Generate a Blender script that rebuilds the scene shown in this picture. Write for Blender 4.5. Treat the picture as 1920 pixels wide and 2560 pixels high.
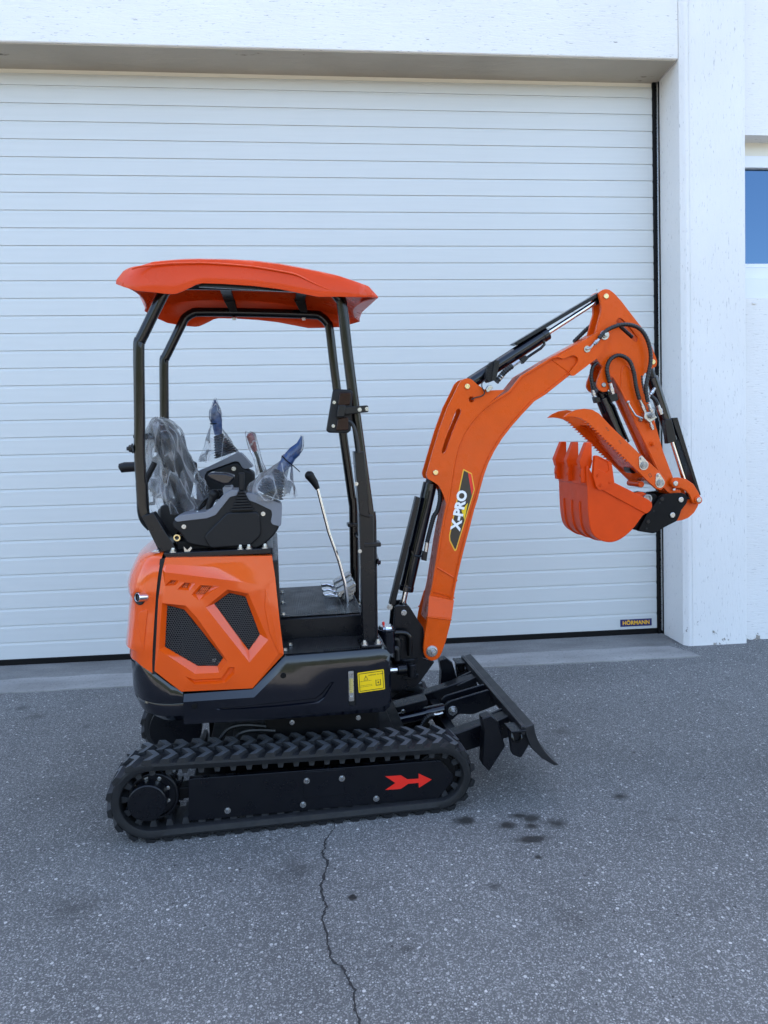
import bpy, bmesh, math, random
from mathutils import Matrix, Vector, noise
from mathutils.geometry import tessellate_polygon, delaunay_2d_cdt
R_ = math.radians
random.seed(7)
SC = bpy.context.scene
COL = SC.collection
for o in list(bpy.data.objects): bpy.data.objects.remove(o)

# ---------------------------------------------------------------- camera, sky, sun, exposure
cam = bpy.data.objects.new('camera', bpy.data.cameras.new('camera')); COL.objects.link(cam)
cam.matrix_world = Matrix(((0.9954175, 0.0322101, -0.0900360, 0.0), (-0.0914447, 0.0453213, -0.9947783, 0.0),
                           (-0.0279613, 0.9984530, 0.0480591, 1.258), (0, 0, 0, 1)))
cam.data.sensor_fit = 'HORIZONTAL'; cam.data.sensor_width = 36.0; cam.data.lens = 33.28
cam.data.clip_start = 0.05; cam.data.clip_end = 2000
SC.camera = cam
SUN_EL, SUN_AZ = R_(50), R_(8)          # the sun stands behind the building
world = bpy.data.worlds.new('World'); SC.world = world; world.use_nodes = True
wn = world.node_tree; bg = wn.nodes['Background']
sky = wn.nodes.new('ShaderNodeTexSky'); sky.sky_type = 'NISHITA'; sky.sun_disc = False
sky.sun_elevation = SUN_EL; sky.sun_rotation = SUN_AZ; sky.altitude = 400; sky.air_density = 1.0; sky.dust_density = 4.0; sky.ozone_density = 0.2
wn.links.new(sky.outputs[0], bg.inputs[0]); bg.inputs[1].default_value = 0.15
sun = bpy.data.objects.new('sun', bpy.data.lights.new('sun', 'SUN')); COL.objects.link(sun)
sun.data.energy = 5.0; sun.data.angle = R_(0.5); sun.data.color = (1.0, 0.93, 0.83)
sd = Vector((math.sin(SUN_AZ) * math.cos(SUN_EL), math.cos(SUN_AZ) * math.cos(SUN_EL), math.sin(SUN_EL)))
sun.rotation_euler = sd.to_track_quat('Z', 'Y').to_euler(); sun.location = (0, 30, 30)
vs = SC.view_settings; vs.view_transform = 'Standard'; vs.look = 'None'; vs.gamma = 1; vs.use_curve_mapping = False
vs.exposure = 2.45
SC.render.engine = 'CYCLES'
SC.cycles.max_bounces = 8; SC.cycles.transparent_max_bounces = 16

# ---------------------------------------------------------------- materials
MATS = {}
def nt(name):
    m = bpy.data.materials.new(name); m.use_nodes = True
    t = m.node_tree; b = t.nodes['Principled BSDF']
    MATS[name] = m
    return m, t, b
def N(t, typ, **k):
    n = t.nodes.new(typ)
    for a, v in k.items(): setattr(n, a, v)
    return n
def L(t, a, b): t.links.new(a, b)
def coords(t, scale=(1, 1, 1)):
    tc = N(t, 'ShaderNodeTexCoord'); mp = N(t, 'ShaderNodeMapping'); mp.inputs['Scale'].default_value = scale
    L(t, tc.outputs['Object'], mp.inputs[0]); return mp.outputs[0]
def noise_n(t, vec, scale, detail=4, rough=.55):
    n = N(t, 'ShaderNodeTexNoise'); n.inputs['Scale'].default_value = scale; n.inputs['Detail'].default_value = detail
    n.inputs['Roughness'].default_value = rough; L(t, vec, n.inputs['Vector']); return n
def ramp(t, fac, stops):
    r = N(t, 'ShaderNodeValToRGB'); e = r.color_ramp.elements
    while len(e) < len(stops): e.new(.5)
    for i, (p, c) in enumerate(stops):
        e[i].position = p; e[i].color = (c, c, c, 1) if isinstance(c, (int, float)) else (*c, 1)
    L(t, fac, r.inputs[0]); return r.outputs[0]
def mixc(t, fac, a, b, blend='MIX'):
    m = N(t, 'ShaderNodeMix', data_type='RGBA', blend_type=blend)
    for s, v in ((0, fac), (6, a), (7, b)):
        if isinstance(v, (int, float)): m.inputs[s].default_value = v if s == 0 else (v, v, v, 1)
        elif isinstance(v, tuple): m.inputs[s].default_value = (*v, 1)
        else: L(t, v, m.inputs[s])
    return m.outputs[2]
def math_n(t, op, a, b=None, clamp=False):
    m = N(t, 'ShaderNodeMath', operation=op, use_clamp=clamp)
    for i, v in enumerate((a, b)):
        if v is None: continue
        if isinstance(v, (int, float)): m.inputs[i].default_value = v
        else: L(t, v, m.inputs[i])
    return m.outputs[0]
def bump(t, b, h, dist, strength=1.0):
    n = N(t, 'ShaderNodeBump'); n.inputs['Distance'].default_value = dist; n.inputs['Strength'].default_value = strength
    L(t, h, n.inputs['Height']); L(t, n.outputs[0], b.inputs['Normal'])
def simple(name, col, rough=.5, metal=0., coat=0., spec=.5, var=.0, vscale=6., bmp=None, rvar=.0, coat_rough=.05):
    m, t, b = nt(name)
    b.inputs['Base Color'].default_value = (*col, 1); b.inputs['Roughness'].default_value = rough
    b.inputs['Metallic'].default_value = metal; b.inputs['Coat Weight'].default_value = coat
    b.inputs['Coat Roughness'].default_value = coat_rough; b.inputs['Specular IOR Level'].default_value = spec
    v = coords(t)
    if var:
        n = noise_n(t, v, vscale, 5); c = ramp(t, n.outputs[0], [(.3, tuple(x * (1 - var) for x in col)), (.7, tuple(min(1, x * (1 + var)) for x in col))])
        L(t, c, b.inputs['Base Color'])
    if rvar:
        n = noise_n(t, v, vscale * 2.3, 6); r = ramp(t, n.outputs[0], [(.3, max(0, rough - rvar)), (.7, rough + rvar)])
        L(t, r, b.inputs['Roughness'])
    if bmp:
        n = noise_n(t, v, bmp[0], 3); bump(t, b, n.outputs[0], bmp[1])
    return m
ORANGE = (0.73, 0.084, 0.004)
simple('hood_orange', ORANGE, .14, coat=.7, spec=.25, var=.03, rvar=.04, bmp=(30, .0006))
simple('steel_orange', (0.67, 0.080, 0.002), .30, coat=.25, coat_rough=.12, spec=.15, var=.06, rvar=.08, bmp=(200, .0009), vscale=9)
simple('canopy_orange', (0.62, 0.050, 0.004), .30, coat=.15, coat_rough=.15, spec=.15, var=.03, rvar=.05, bmp=(14, .0012))
simple('bucket_orange', (0.64, 0.052, 0.0015), .36, coat=.15, coat_rough=.15, spec=.12, var=.06, rvar=.07, bmp=(220, .0006), vscale=12)
simple('gloss_black', (.0020, .0027, .0060), .11, spec=.45, coat=.2, rvar=.04, bmp=(18, .0005))
simple('black_steel', (.0026, .0031, .0050), .30, spec=.35, rvar=.06, bmp=(240, .0003), var=.15)
simple('blade_black', (.006, .0065, .0085), .42, spec=.6, rvar=.08, bmp=(200, .0004), var=.2)
simple('black_dull', (.0022, .0022, .0026), .55, spec=.18, rvar=.08, var=.2)
simple('tube_black', (.0022, .0022, .0024), .18, spec=.42, rvar=.04)
simple('rubber', (.0085, .009, .010), .55, spec=.4, rvar=.12, var=.25, vscale=14, bmp=(140, .0006))
simple('rubber_worn', (.058, .062, .067), .6, spec=.5, rvar=.12, var=.25, vscale=30, bmp=(200, .0006))
simple('rubber_inner', (.020, .021, .023), .6, spec=.35, rvar=.1, var=.3, vscale=20)
simple('mat_rubber', (.012, .012, .013), .40, spec=.6, rvar=.08)
simple('plastic_dark', (.0050, .0050, .0058), .5, spec=.3, var=.08, bmp=(420, .0002))
simple('plastic_grey', (.155, .16, .178), .5, var=.04, bmp=(420, .0002))
simple('chrome', (.72, .72, .73), .10, metal=1., rvar=.04)
simple('zinc', (.46, .46, .45), .30, metal=1., rvar=.1, vscale=40)
simple('gold_zinc', (.72, .58, .30), .30, metal=1., rvar=.08, vscale=40)
simple('cast_steel', (.30, .30, .30), .45, metal=1., rvar=.15, vscale=40, var=.2)
simple('mesh_plastic', (.045, .045, .048), .35)
simple('hose', (.005, .005, .0055), .42, rvar=.08)
simple('decal_dark', (.022, .018, .013), .3)
simple('decal_yellow', (.80, .52, .0), .35)
simple('decal_amber', (.80, .42, .03), .35)
simple('decal_white', (.80, .80, .80), .35)
simple('decal_red', (.74, .020, .010), .35)
simple('decal_blue', (.012, .014, .10), .35)
simple('gauge', (.45, .36, .12), .3)
simple('red_glass', (.014, .0012, .0012), .2, spec=.3)
simple('blue_wrap', (.010, .040, .125), .35, bmp=(60, .004), var=.3, vscale=40)
simple('blue_film', (.02, .05, .14), .3, bmp=(60, .004), var=.3, vscale=40)
simple('dark_red', (.16, .012, .014), .35)
simple('seat_vinyl', (.006, .006, .007), .5, bmp=(300, .0004), var=.1)
simple('interior_dark', (.006, .006, .006), .7)
simple('frame_white', (.72, .73, .74), .35)
simple('blind_cream', (.70, .66, .56), .5)

def plaster(name, stretch):
    m, t, b = nt(name)
    v = coords(t, stretch); v0 = coords(t)
    n1 = noise_n(t, v, 24, 6, .62); n2 = noise_n(t, v0, .9, 4); n3 = noise_n(t, v, 70, 5, .6); n4 = noise_n(t, v0, 120, 2)
    base = ramp(t, n2.outputs[0], [(.3, (.72, .70, .665)), (.7, (.79, .77, .735))])
    pits = ramp(t, n3.outputs[0], [(.315, .0), (.37, 1.)])
    big = ramp(t, n1.outputs[0], [(.245, .0), (.275, 1.)])
    c = mixc(t, pits, (.48, .46, .44), base); c = mixc(t, big, (.26, .24, .22), c)
    # damp and flaked plaster along the foot of the wall
    tc = N(t, 'ShaderNodeTexCoord'); sx = N(t, 'ShaderNodeSeparateXYZ'); L(t, tc.outputs['Object'], sx.inputs[0])
    n5 = noise_n(t, v0, 5.5, 6, .65)
    low = N(t, 'ShaderNodeMapRange'); L(t, sx.outputs[2], low.inputs[0]); low.inputs[1].default_value = -.05; low.inputs[2].default_value = .42; low.inputs[3].default_value = .15; low.inputs[4].default_value = -.12
    fl = math_n(t, 'ADD', n5.outputs[0], low.outputs[0])
    flk = ramp(t, fl, [(.70, 0.), (.712, 1.)])
    c = mixc(t, flk, c, mixc(t, n4.outputs[0], (.20, .17, .14), (.42, .39, .34)))
    L(t, c, b.inputs['Base Color']); b.inputs['Roughness'].default_value = .85
    h = math_n(t, 'ADD', math_n(t, 'MULTIPLY', n3.outputs[0], .8), math_n(t, 'MULTIPLY', n1.outputs[0], .6))
    h = math_n(t, 'SUBTRACT', h, math_n(t, 'MULTIPLY', flk, .5)); bump(t, b, h, .008, .55)
plaster('plaster_horizontal', (.28, 1, 1.7)); plaster('plaster_vertical', (1.7, 1.7, .28))
m, t, b = nt('soffit_warm_bounce'); v = coords(t, (.35, 1.4, 1))
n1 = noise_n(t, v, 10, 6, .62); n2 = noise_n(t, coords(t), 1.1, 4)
c = mixc(t, ramp(t, n1.outputs[0], [(.285, 0.), (.33, 1.)]), (.10, .085, .07), ramp(t, n2.outputs[0], [(.3, (.38, .335, .265)), (.7, (.48, .43, .345))]))  # warm ground-bounce light is put into this darker base colour
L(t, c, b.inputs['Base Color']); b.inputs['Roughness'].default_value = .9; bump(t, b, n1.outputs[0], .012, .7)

m, t, b = nt('door_white'); v = coords(t)
n1 = noise_n(t, v, .7, 4); n2 = noise_n(t, coords(t, (.2, 1, 6)), 9, 4)
c = mixc(t, .5, ramp(t, n1.outputs[0], [(.3, (.55, .555, .53)), (.7, (.59, .595, .57))]), ramp(t, n2.outputs[0], [(.3, (.55, .555, .53)), (.7, (.59, .595, .575))]))
L(t, c, b.inputs['Base Color']); b.inputs['Roughness'].default_value = .38
n3 = noise_n(t, coords(t), 350, 2); bump(t, b, n3.outputs[0], .0004)

m, t, b = nt('window_glass')
b.inputs['Base Color'].default_value = (.075, .125, .19, 1); b.inputs['Metallic'].default_value = 1; b.inputs['Roughness'].default_value = .02

STAINS = [(x, y, sx, sy, k) for (x, y), sx, sy, k in zip(
    [(0.5554,2.8116),(0.7039,2.7548),(0.7796,2.8153),(0.8277,2.7923),(0.8109,2.7376),(0.9221,2.7471),(0.7786,2.6463),(0.7697,2.5303),(0.5669,2.3818),(0.0708,2.3886),(-0.1355,2.5578),(0.7868,2.1867),(0.222,2.1181),(1.2323,3.587),(-1.8091,4.3647),(-1.676,4.218),(-1.337,4.0261),(-1.88,4.3492),(-1.1983,3.3095),(-0.8845,2.4415),(1.384,2.7118),(1.2972,2.7766),(1.2581,2.9143)],
    (.055, .05, .04, .05, .035, .055, .07, .016, .03, .018, .11, .08, .03, .05, .05, .06, .025, .04, .2, .09, .03, .03, .045),
    (.035, .03, .03, .03, .025, .04, .035, .016, .025, .018, .09, .06, .025, .04, .04, .05, .03, .03, .2, .07, .02, .02, .03),
    (.6, .5, .55, .55, .5, .4, .55, .7, .3, .75, .16, .12, .22, .25, .25, .22, .3, .15, .08, .17, .25, .2, .4))]
m, t, b = nt('asphalt'); v = coords(t)
vo = N(t, 'ShaderNodeTexVoronoi'); vo.inputs['Scale'].default_value = 135; L(t, v, vo.inputs['Vector'])
vo2 = N(t, 'ShaderNodeTexVoronoi'); vo2.inputs['Scale'].default_value = 270; L(t, v, vo2.inputs['Vector'])
s1 = N(t, 'ShaderNodeSeparateColor'); L(t, vo.outputs['Color'], s1.inputs[0])
s2 = N(t, 'ShaderNodeSeparateColor'); L(t, vo2.outputs['Color'], s2.inputs[0])
nl = noise_n(t, v, .55, 5, .6); nm = noise_n(t, v, 9, 5, .6); nf = noise_n(t, v, 300, 3, .7)
binder = mixc(t, nm.outputs[0], (.068, .067, .064), (.128, .126, .120))
binder = mixc(t, .55, binder, mixc(t, nf.outputs[0], (.030, .030, .028), (.20, .197, .188)))
st1 = mixc(t, s1.outputs[1], (.15, .148, .140), (.47, .46, .435))
core = math_n(t, 'LESS_THAN', vo.outputs['Distance'], .42)
npz = noise_n(t, v, 2.6, 4, .6); m1 = math_n(t, 'MULTIPLY', math_n(t, 'GREATER_THAN', s1.outputs[0], math_n(t, 'ADD', .52, math_n(t, 'MULTIPLY', npz.outputs[0], .5))), core)
st2 = mixc(t, s2.outputs[1], (.115, .113, .107), (.30, .295, .28))
m2 = math_n(t, 'GREATER_THAN', s2.outputs[0], .62)
c = mixc(t, m2, binder, st2); c = mixc(t, m1, c, st1)
vo3 = N(t, 'ShaderNodeTexVoronoi'); vo3.inputs['Scale'].default_value = 72; L(t, v, vo3.inputs['Vector'])     # sparse larger stones, pale and dark
s3 = N(t, 'ShaderNodeSeparateColor'); L(t, vo3.outputs['Color'], s3.inputs[0])
m3 = math_n(t, 'MULTIPLY', math_n(t, 'GREATER_THAN', s3.outputs[0], .88), math_n(t, 'LESS_THAN', vo3.outputs['Distance'], math_n(t, 'ADD', .18, math_n(t, 'MULTIPLY', s3.outputs[2], .28))))
c = mixc(t, m3, c, mixc(t, s3.outputs[1], (.030, .029, .027), (.60, .58, .54)))
c = mixc(t, 1.0, c, ramp(t, nl.outputs[0], [(.3, .80), (.7, 1.16)]), 'MULTIPLY'); c = mixc(t, 1.0, c, ramp(t, npz.outputs[0], [(.3, .88), (.7, 1.08)]), 'MULTIPLY')
sxy = N(t, 'ShaderNodeSeparateXYZ'); L(t, v, sxy.inputs[0])
wob = noise_n(t, v, 22, 3); stain = None
for (x, y, sx, sy, k) in STAINS:
    a = math_n(t, 'DIVIDE', math_n(t, 'SUBTRACT', sxy.outputs[0], x), sx); d = math_n(t, 'DIVIDE', math_n(t, 'SUBTRACT', sxy.outputs[1], y), sy)
    r = math_n(t, 'SQRT', math_n(t, 'ADD', math_n(t, 'MULTIPLY', a, a), math_n(t, 'MULTIPLY', d, d)))
    r = math_n(t, 'ADD', r, math_n(t, 'MULTIPLY', math_n(t, 'SUBTRACT', wob.outputs[0], .5), 1.5))
    q = math_n(t, 'MULTIPLY', math_n(t, 'SUBTRACT', 1.15, r, True), k * 2.6, True)
    stain = q if stain is None else math_n(t, 'MAXIMUM', stain, q)
c = mixc(t, stain, c, (.018, .017, .015))
L(t, c, b.inputs['Base Color'])
rgh = ramp(t, stain, [(0, .82), (1, .45)]); L(t, rgh, b.inputs['Roughness'])
h = math_n(t, 'ADD', math_n(t, 'MULTIPLY', m1, .6), math_n(t, 'ADD', math_n(t, 'MULTIPLY', s2.outputs[0], .5), nf.outputs[0])); bump(t, b, h, .004, .8)

def concrete(name, lo, hi):
    m, t, b = nt(name); v = coords(t)
    n1 = noise_n(t, coords(t, (.5, 1.6, 1)), 2.2, 6, .62); n2 = noise_n(t, v, 60, 4, .7); n3 = noise_n(t, v, 260, 2)
    c = mixc(t, ramp(t, n1.outputs[0], [(.33, 0.), (.67, 1.)]), lo, hi)
    c = mixc(t, ramp(t, n2.outputs[0], [(.30, .55), (.45, 0.)]), c, (.05, .05, .048))
    c = mixc(t, ramp(t, n3.outputs[0], [(.60, 0.), (.68, .6)]), c, (.33, .33, .32))
    L(t, c, b.inputs['Base Color']); b.inputs['Roughness'].default_value = .85; bump(t, b, n2.outputs[0], .004, .6)
concrete('concrete', (.20, .192, .178), (.34, .328, .305)); concrete('concrete_dark', (.11, .106, .098), (.23, .222, .205))
simple('added_hill_green', (.040, .050, .022), .9, var=.5, vscale=.35, bmp=(.9, 1.5))  # dark green for the added hill that blocks the bright horizon
simple('crack_dark', (.022, .021, .020), .95)

m, t, b = nt('clear_film')                              # thin crumpled polythene
t.nodes.remove(b); v = coords(t)
out = t.nodes['Material Output']
tr = N(t, 'ShaderNodeBsdfTransparent'); gl = N(t, 'ShaderNodeBsdfGlossy'); gl.inputs['Roughness'].default_value = .27
tl = N(t, 'ShaderNodeBsdfTranslucent'); tl.inputs[0].default_value = (.8, .8, .8, 1); df = N(t, 'ShaderNodeBsdfDiffuse'); df.inputs[0].default_value = (.8, .8, .8, 1)
nz = noise_n(t, coords(t, (1, 1, .4)), 8, 2, .5); nz.inputs['Distortion'].default_value = .45
bp = N(t, 'ShaderNodeBump'); bp.inputs['Distance'].default_value = .02; L(t, nz.outputs[0], bp.inputs['Height'])
for s in (gl, df): L(t, bp.outputs[0], s.inputs['Normal'])
milk = N(t, 'ShaderNodeMixShader'); milk.inputs[0].default_value = .5; L(t, tl.outputs[0], milk.inputs[1]); L(t, df.outputs[0], milk.inputs[2])
fold = ramp(t, math_n(t, 'ABSOLUTE', math_n(t, 'SUBTRACT', nz.outputs[0], .5)), [(0., .48), (.026, .13), (.12, .05)])
fm = N(t, 'ShaderNodeMixShader'); L(t, fold, fm.inputs[0]); L(t, tr.outputs[0], fm.inputs[1]); L(t, milk.outputs[0], fm.inputs[2])
fr = N(t, 'ShaderNodeFresnel'); fr.inputs[0].default_value = 1.5; L(t, bp.outputs[0], fr.inputs['Normal'])
fs = N(t, 'ShaderNodeMixShader'); L(t, math_n(t, 'MULTIPLY', fr.outputs[0], .8, True), fs.inputs[0]); L(t, fm.outputs[0], fs.inputs[1]); L(t, gl.outputs[0], fs.inputs[2])
L(t, fs.outputs[0], out.inputs[0])

# ---------------------------------------------------------------- mesh helpers
def link(o, parent=None):
    COL.objects.link(o)
    if parent is not None: o.parent = parent
    return o
def fillet(poly, r, seg=4):
    out = []; n = len(poly)
    for i in range(n):
        p0, p, p1 = Vector(poly[i - 1][:2]), Vector(poly[i][:2]), Vector(poly[(i + 1) % n][:2])
        rr = r[i] if isinstance(r, (list, tuple)) else r
        a, c = p0 - p, p1 - p
        if rr <= 0 or a.length < 1e-6 or c.length < 1e-6: out.append(tuple(p)); continue
        d = min(rr, a.length * .45, c.length * .45); a = p + a.normalized() * d; c = p + c.normalized() * d
        for k in range(seg + 1):
            s = k / seg; out.append(tuple((1 - s) ** 2 * a + 2 * s * (1 - s) * p + s * s * c))
    return out
def spline(pts, n=6, closed=False):
    P = [Vector(p) for p in pts]; out = []; m = len(P); rng = m if closed else m - 1
    g = (lambda i: P[i % m]) if closed else (lambda i: P[max(0, min(m - 1, i))])
    for i in range(rng):
        a, b_, c_, d = g(i - 1), g(i), g(i + 1), g(i + 2)
        for k in range(n):
            s = k / n; out.append(.5 * ((2 * b_) + (c_ - a) * s + (2 * a - 5 * b_ + 4 * c_ - d) * s * s + (3 * b_ - a - 3 * c_ + d) * s ** 3))
    if not closed: out.append(P[-1])
    return [tuple(p) for p in out]
def circ(c, r, n=20, a0=0., a1=2 * math.pi, full=True):
    k = n if full else n - 1
    return [(c[0] + r * math.cos(a0 + (a1 - a0) * i / k), c[1] + r * math.sin(a0 + (a1 - a0) * i / k)) for i in range(n)]
def inside(p, poly):
    x, y = p[0], p[1]; r = False; n = len(poly)
    for i in range(n):
        x1, y1 = poly[i][:2]; x2, y2 = poly[i - 1][:2]
        if (y1 > y) != (y2 > y) and x < (x2 - x1) * (y - y1) / (y2 - y1) + x1: r = not r
    return r
AX = {'v': lambda a, b, h: (a, h, b), 'z': lambda a, b, h: (a, b, h), 'u': lambda a, b, h: (h, a, b)}
class MB:
    def __init__(s): s.v = []; s.f = []; s.m = []
    def add(s, vs_, fs_, mi=0):
        o = len(s.v); s.v += [tuple(p) for p in vs_]; s.f += [tuple(i + o for i in f) for f in fs_]; s.m += [mi] * len(fs_); return s
    def box(s, a, b_, mi=0):
        (x0, y0, z0), (x1, y1, z1) = a, b_
        return s.add([(x0, y0, z0), (x1, y0, z0), (x1, y1, z0), (x0, y1, z0), (x0, y0, z1), (x1, y0, z1), (x1, y1, z1), (x0, y1, z1)],
                     [(0, 3, 2, 1), (4, 5, 6, 7), (0, 1, 5, 4), (1, 2, 6, 5), (2, 3, 7, 6), (3, 0, 4, 7)], mi)
    def prism(s, poly, h0, h1, ax='v', holes=(), mi=0, poly2=None):
        A = AX[ax]; n = len(poly); loops = [poly] + list(holes); fl = [p for l in loops for p in l]; N_ = len(fl)
        fl2 = list(poly2) + [p for l in holes for p in l] if poly2 else fl
        vs_ = [A(p[0], p[1], h0) for p in fl] + [A(p[0], p[1], h1) for p in fl2]; fs_ = []
        if holes:
            for tri in tessellate_polygon([[Vector((p[0], p[1], 0)) for p in l] for l in loops]):
                fs_.append(tuple(tri)); fs_.append(tuple(i + N_ for i in reversed(tri)))
        else: fs_ += [tuple(range(n)), tuple(reversed(range(N_, N_ + n)))]
        o = 0
        for l in loops:
            k = len(l)
            for i in range(k): j = (i + 1) % k; fs_.append((o + i, o + N_ + i, o + N_ + j, o + j))
            o += k
        return s.add(vs_, fs_, mi)
    def cyl(s, p0, p1, r, r1=None, n=18, mi=0, rot=0.):
        p0, p1 = Vector(p0), Vector(p1); d = (p1 - p0).normalized(); a = d.orthogonal().normalized(); c_ = d.cross(a); r1 = r if r1 is None else r1
        vs_ = [p + (a * math.cos(rot + 2 * math.pi * i / n) + c_ * math.sin(rot + 2 * math.pi * i / n)) * q for p, q in ((p0, r), (p1, r1)) for i in range(n)]
        fs_ = [(i, (i + 1) % n, n + (i + 1) % n, n + i) for i in range(n)] + [tuple(reversed(range(n))), tuple(range(n, 2 * n))]
        return s.add(vs_, fs_, mi)
    def ring(s, p0, p1, r, ri, n=24, mi=0):
        p0, p1 = Vector(p0), Vector(p1); d = (p1 - p0).normalized(); a = d.orthogonal().normalized(); c_ = d.cross(a)
        vs_ = [p + (a * math.cos(2 * math.pi * i / n) + c_ * math.sin(2 * math.pi * i / n)) * q for p, q in ((p0, r), (p1, r), (p1, ri), (p0, ri)) for i in range(n)]
        fs_ = [(k * n + i, k * n + (i + 1) % n, ((k + 1) % 4) * n + (i + 1) % n, ((k + 1) % 4) * n + i) for k in range(4) for i in range(n)]
        return s.add(vs_, fs_, mi)
    def tube(s, path, r, n=10, mi=0, ridge=None, cap=True):
        P = [Vector(p) for p in path]
        if ridge:                                        # spiral wrapped hose: beads along the line
            pitch, amp = ridge; Q = []; acc = 0; step = pitch / 4
            for i in range(len(P) - 1):
                seg = (P[i + 1] - P[i]).length; k = max(1, int(round(seg / step)))
                Q += [P[i].lerp(P[i + 1], j / k) for j in range(k)]
            P = Q + [P[-1]]
        rings = []; up = None
        for i, p in enumerate(P):
            d = (P[min(i + 1, len(P) - 1)] - P[max(i - 1, 0)]).normalized()
            up = d.orthogonal().normalized() if up is None else (up - d * up.dot(d)).normalized()
            c_ = d.cross(up); rr = r[i] if isinstance(r, (list, tuple)) else r
            if ridge: rr = r * (1 + amp * (-1 if i % 4 == 0 else .35 if i % 4 == 2 else .1))
            rings.append([p + (up * math.cos(2 * math.pi * k / n) + c_ * math.sin(2 * math.pi * k / n)) * rr for k in range(n)])
        return s.loft(rings, cap, mi)
    def loft(s, rings, cap=True, mi=0, closed=True):
        n = len(rings[0]); vs_ = [p for r in rings for p in r]; fs_ = []
        for i in range(len(rings) - 1):
            for k in range(n if closed else n - 1): j = (k + 1) % n; fs_.append((i * n + k, i * n + j, (i + 1) * n + j, (i + 1) * n + k))
        if cap and closed: fs_ += [tuple(reversed(range(n))), tuple(range((len(rings) - 1) * n, len(rings) * n))]
        return s.add(vs_, fs_, mi)
    def ball(s, c_, r, mi=0, n=12, sc=(1, 1, 1)):
        rings = []
        for i in range(1, n // 2):
            a = math.pi * i / (n // 2); rings.append([(c_[0] + r * sc[0] * math.sin(a) * math.cos(2 * math.pi * k / n), c_[1] + r * sc[1] * math.sin(a) * math.sin(2 * math.pi * k / n), c_[2] - r * sc[2] * math.cos(a)) for k in range(n)])
        return s.loft(rings, True, mi)
    def bolt(s, p, r, h=None, d=(0, -1, 0), mi=0, washer=True, dome=False):
        p, d = Vector(p), Vector(d).normalized(); h = h or r * .8
        if washer: s.cyl(p, p + d * r * .25, r * 1.35, n=16, mi=mi); p = p + d * r * .25
        s.cyl(p, p + d * h, r, r * .92, n=6, mi=mi, rot=.3)
        if dome: s.cyl(p + d * h, p + d * h * 1.7, r * .6, r * .5, n=10, mi=mi)
        return s
    def build(s, name, mats, parent=None, bevel=0., seg=2, smooth=35, weld=False, solid=None):
        me = bpy.data.meshes.new(name); me.from_pydata(s.v, [], s.f)
        for mn in ([mats] if isinstance(mats, str) else mats): me.materials.append(MATS[mn])
        me.polygons.foreach_set('material_index', s.m)
        bm = bmesh.new(); bm.from_mesh(me)
        if weld: bmesh.ops.remove_doubles(bm, verts=bm.verts, dist=1e-5)
        bmesh.ops.recalc_face_normals(bm, faces=bm.faces); bm.to_mesh(me); bm.free()
        me.polygons.foreach_set('use_smooth', [True] * len(me.polygons)); me.set_sharp_from_angle(angle=R_(smooth)); me.update()
        o = bpy.data.objects.new(name, me); link(o, parent)
        if solid: q = o.modifiers.new('t', 'SOLIDIFY'); q.thickness = solid; q.offset = 1
        if bevel:
            q = o.modifiers.new('b', 'BEVEL'); q.width = bevel; q.segments = seg; q.limit_method = 'ANGLE'; q.angle_limit = R_(32); q.harden_normals = False
        return o
def copy_obj(src, name=None, parent=None, mat=None):
    o = src.copy(); link(o, parent if parent else src.parent)
    if mat is not None: o.matrix_local = mat
    return o
def tag(o, label=None, cat=None, group=None, kind=None):
    for k, v in (('label', label), ('category', cat), ('group', group), ('kind', kind)):
        if v: o[k] = v
    return o
def text_mb(mb, txt, org, du, dv, size, mi, off=0., thick=.0):
    """lettering as flat mesh: org point, du reading direction, dv up direction (unit vectors)"""
    cu = bpy.data.curves.new('t', 'FONT'); cu.body = txt; cu.size = size; cu.offset = off; cu.align_x = 'CENTER'; cu.align_y = 'CENTER'; cu.resolution_u = 3
    ob = bpy.data.objects.new('t', cu); COL.objects.link(ob)
    me = bpy.data.meshes.new_from_object(ob.evaluated_get(bpy.context.evaluated_depsgraph_get()))
    org, du, dv = Vector(org), Vector(du), Vector(dv)
    mb.add([org + du * p.co.x + dv * p.co.y for p in me.vertices], [tuple(f.vertices) for f in me.polygons], mi)
    bpy.data.objects.remove(ob); bpy.data.curves.remove(cu); bpy.data.meshes.remove(me)

# ---------------------------------------------------------------- the yard
SL = math.tan(R_(3.75))
def gz(y): return -SL * (5.2 - y) if y > -6 else -SL * 11.2
mb = MB(); ys = [-600, -60, -14, -6, -3, 0, 2.5, 5.2]; xs = [-600, -40, -8, 8, 40, 600]
vsx = [(x, y, gz(y)) for y in ys for x in xs] ; k = len(xs)
mb.add(vsx + [(x, y, 0) for y in (40, 600) for x in xs], [(j * k + i, j * k + i + 1, (j + 1) * k + i + 1, (j + 1) * k + i) for j in range(len(ys) + 1) for i in range(k - 1)])
yard = tag(mb.build('asphalt_yard', 'asphalt'), kind='structure')
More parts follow.
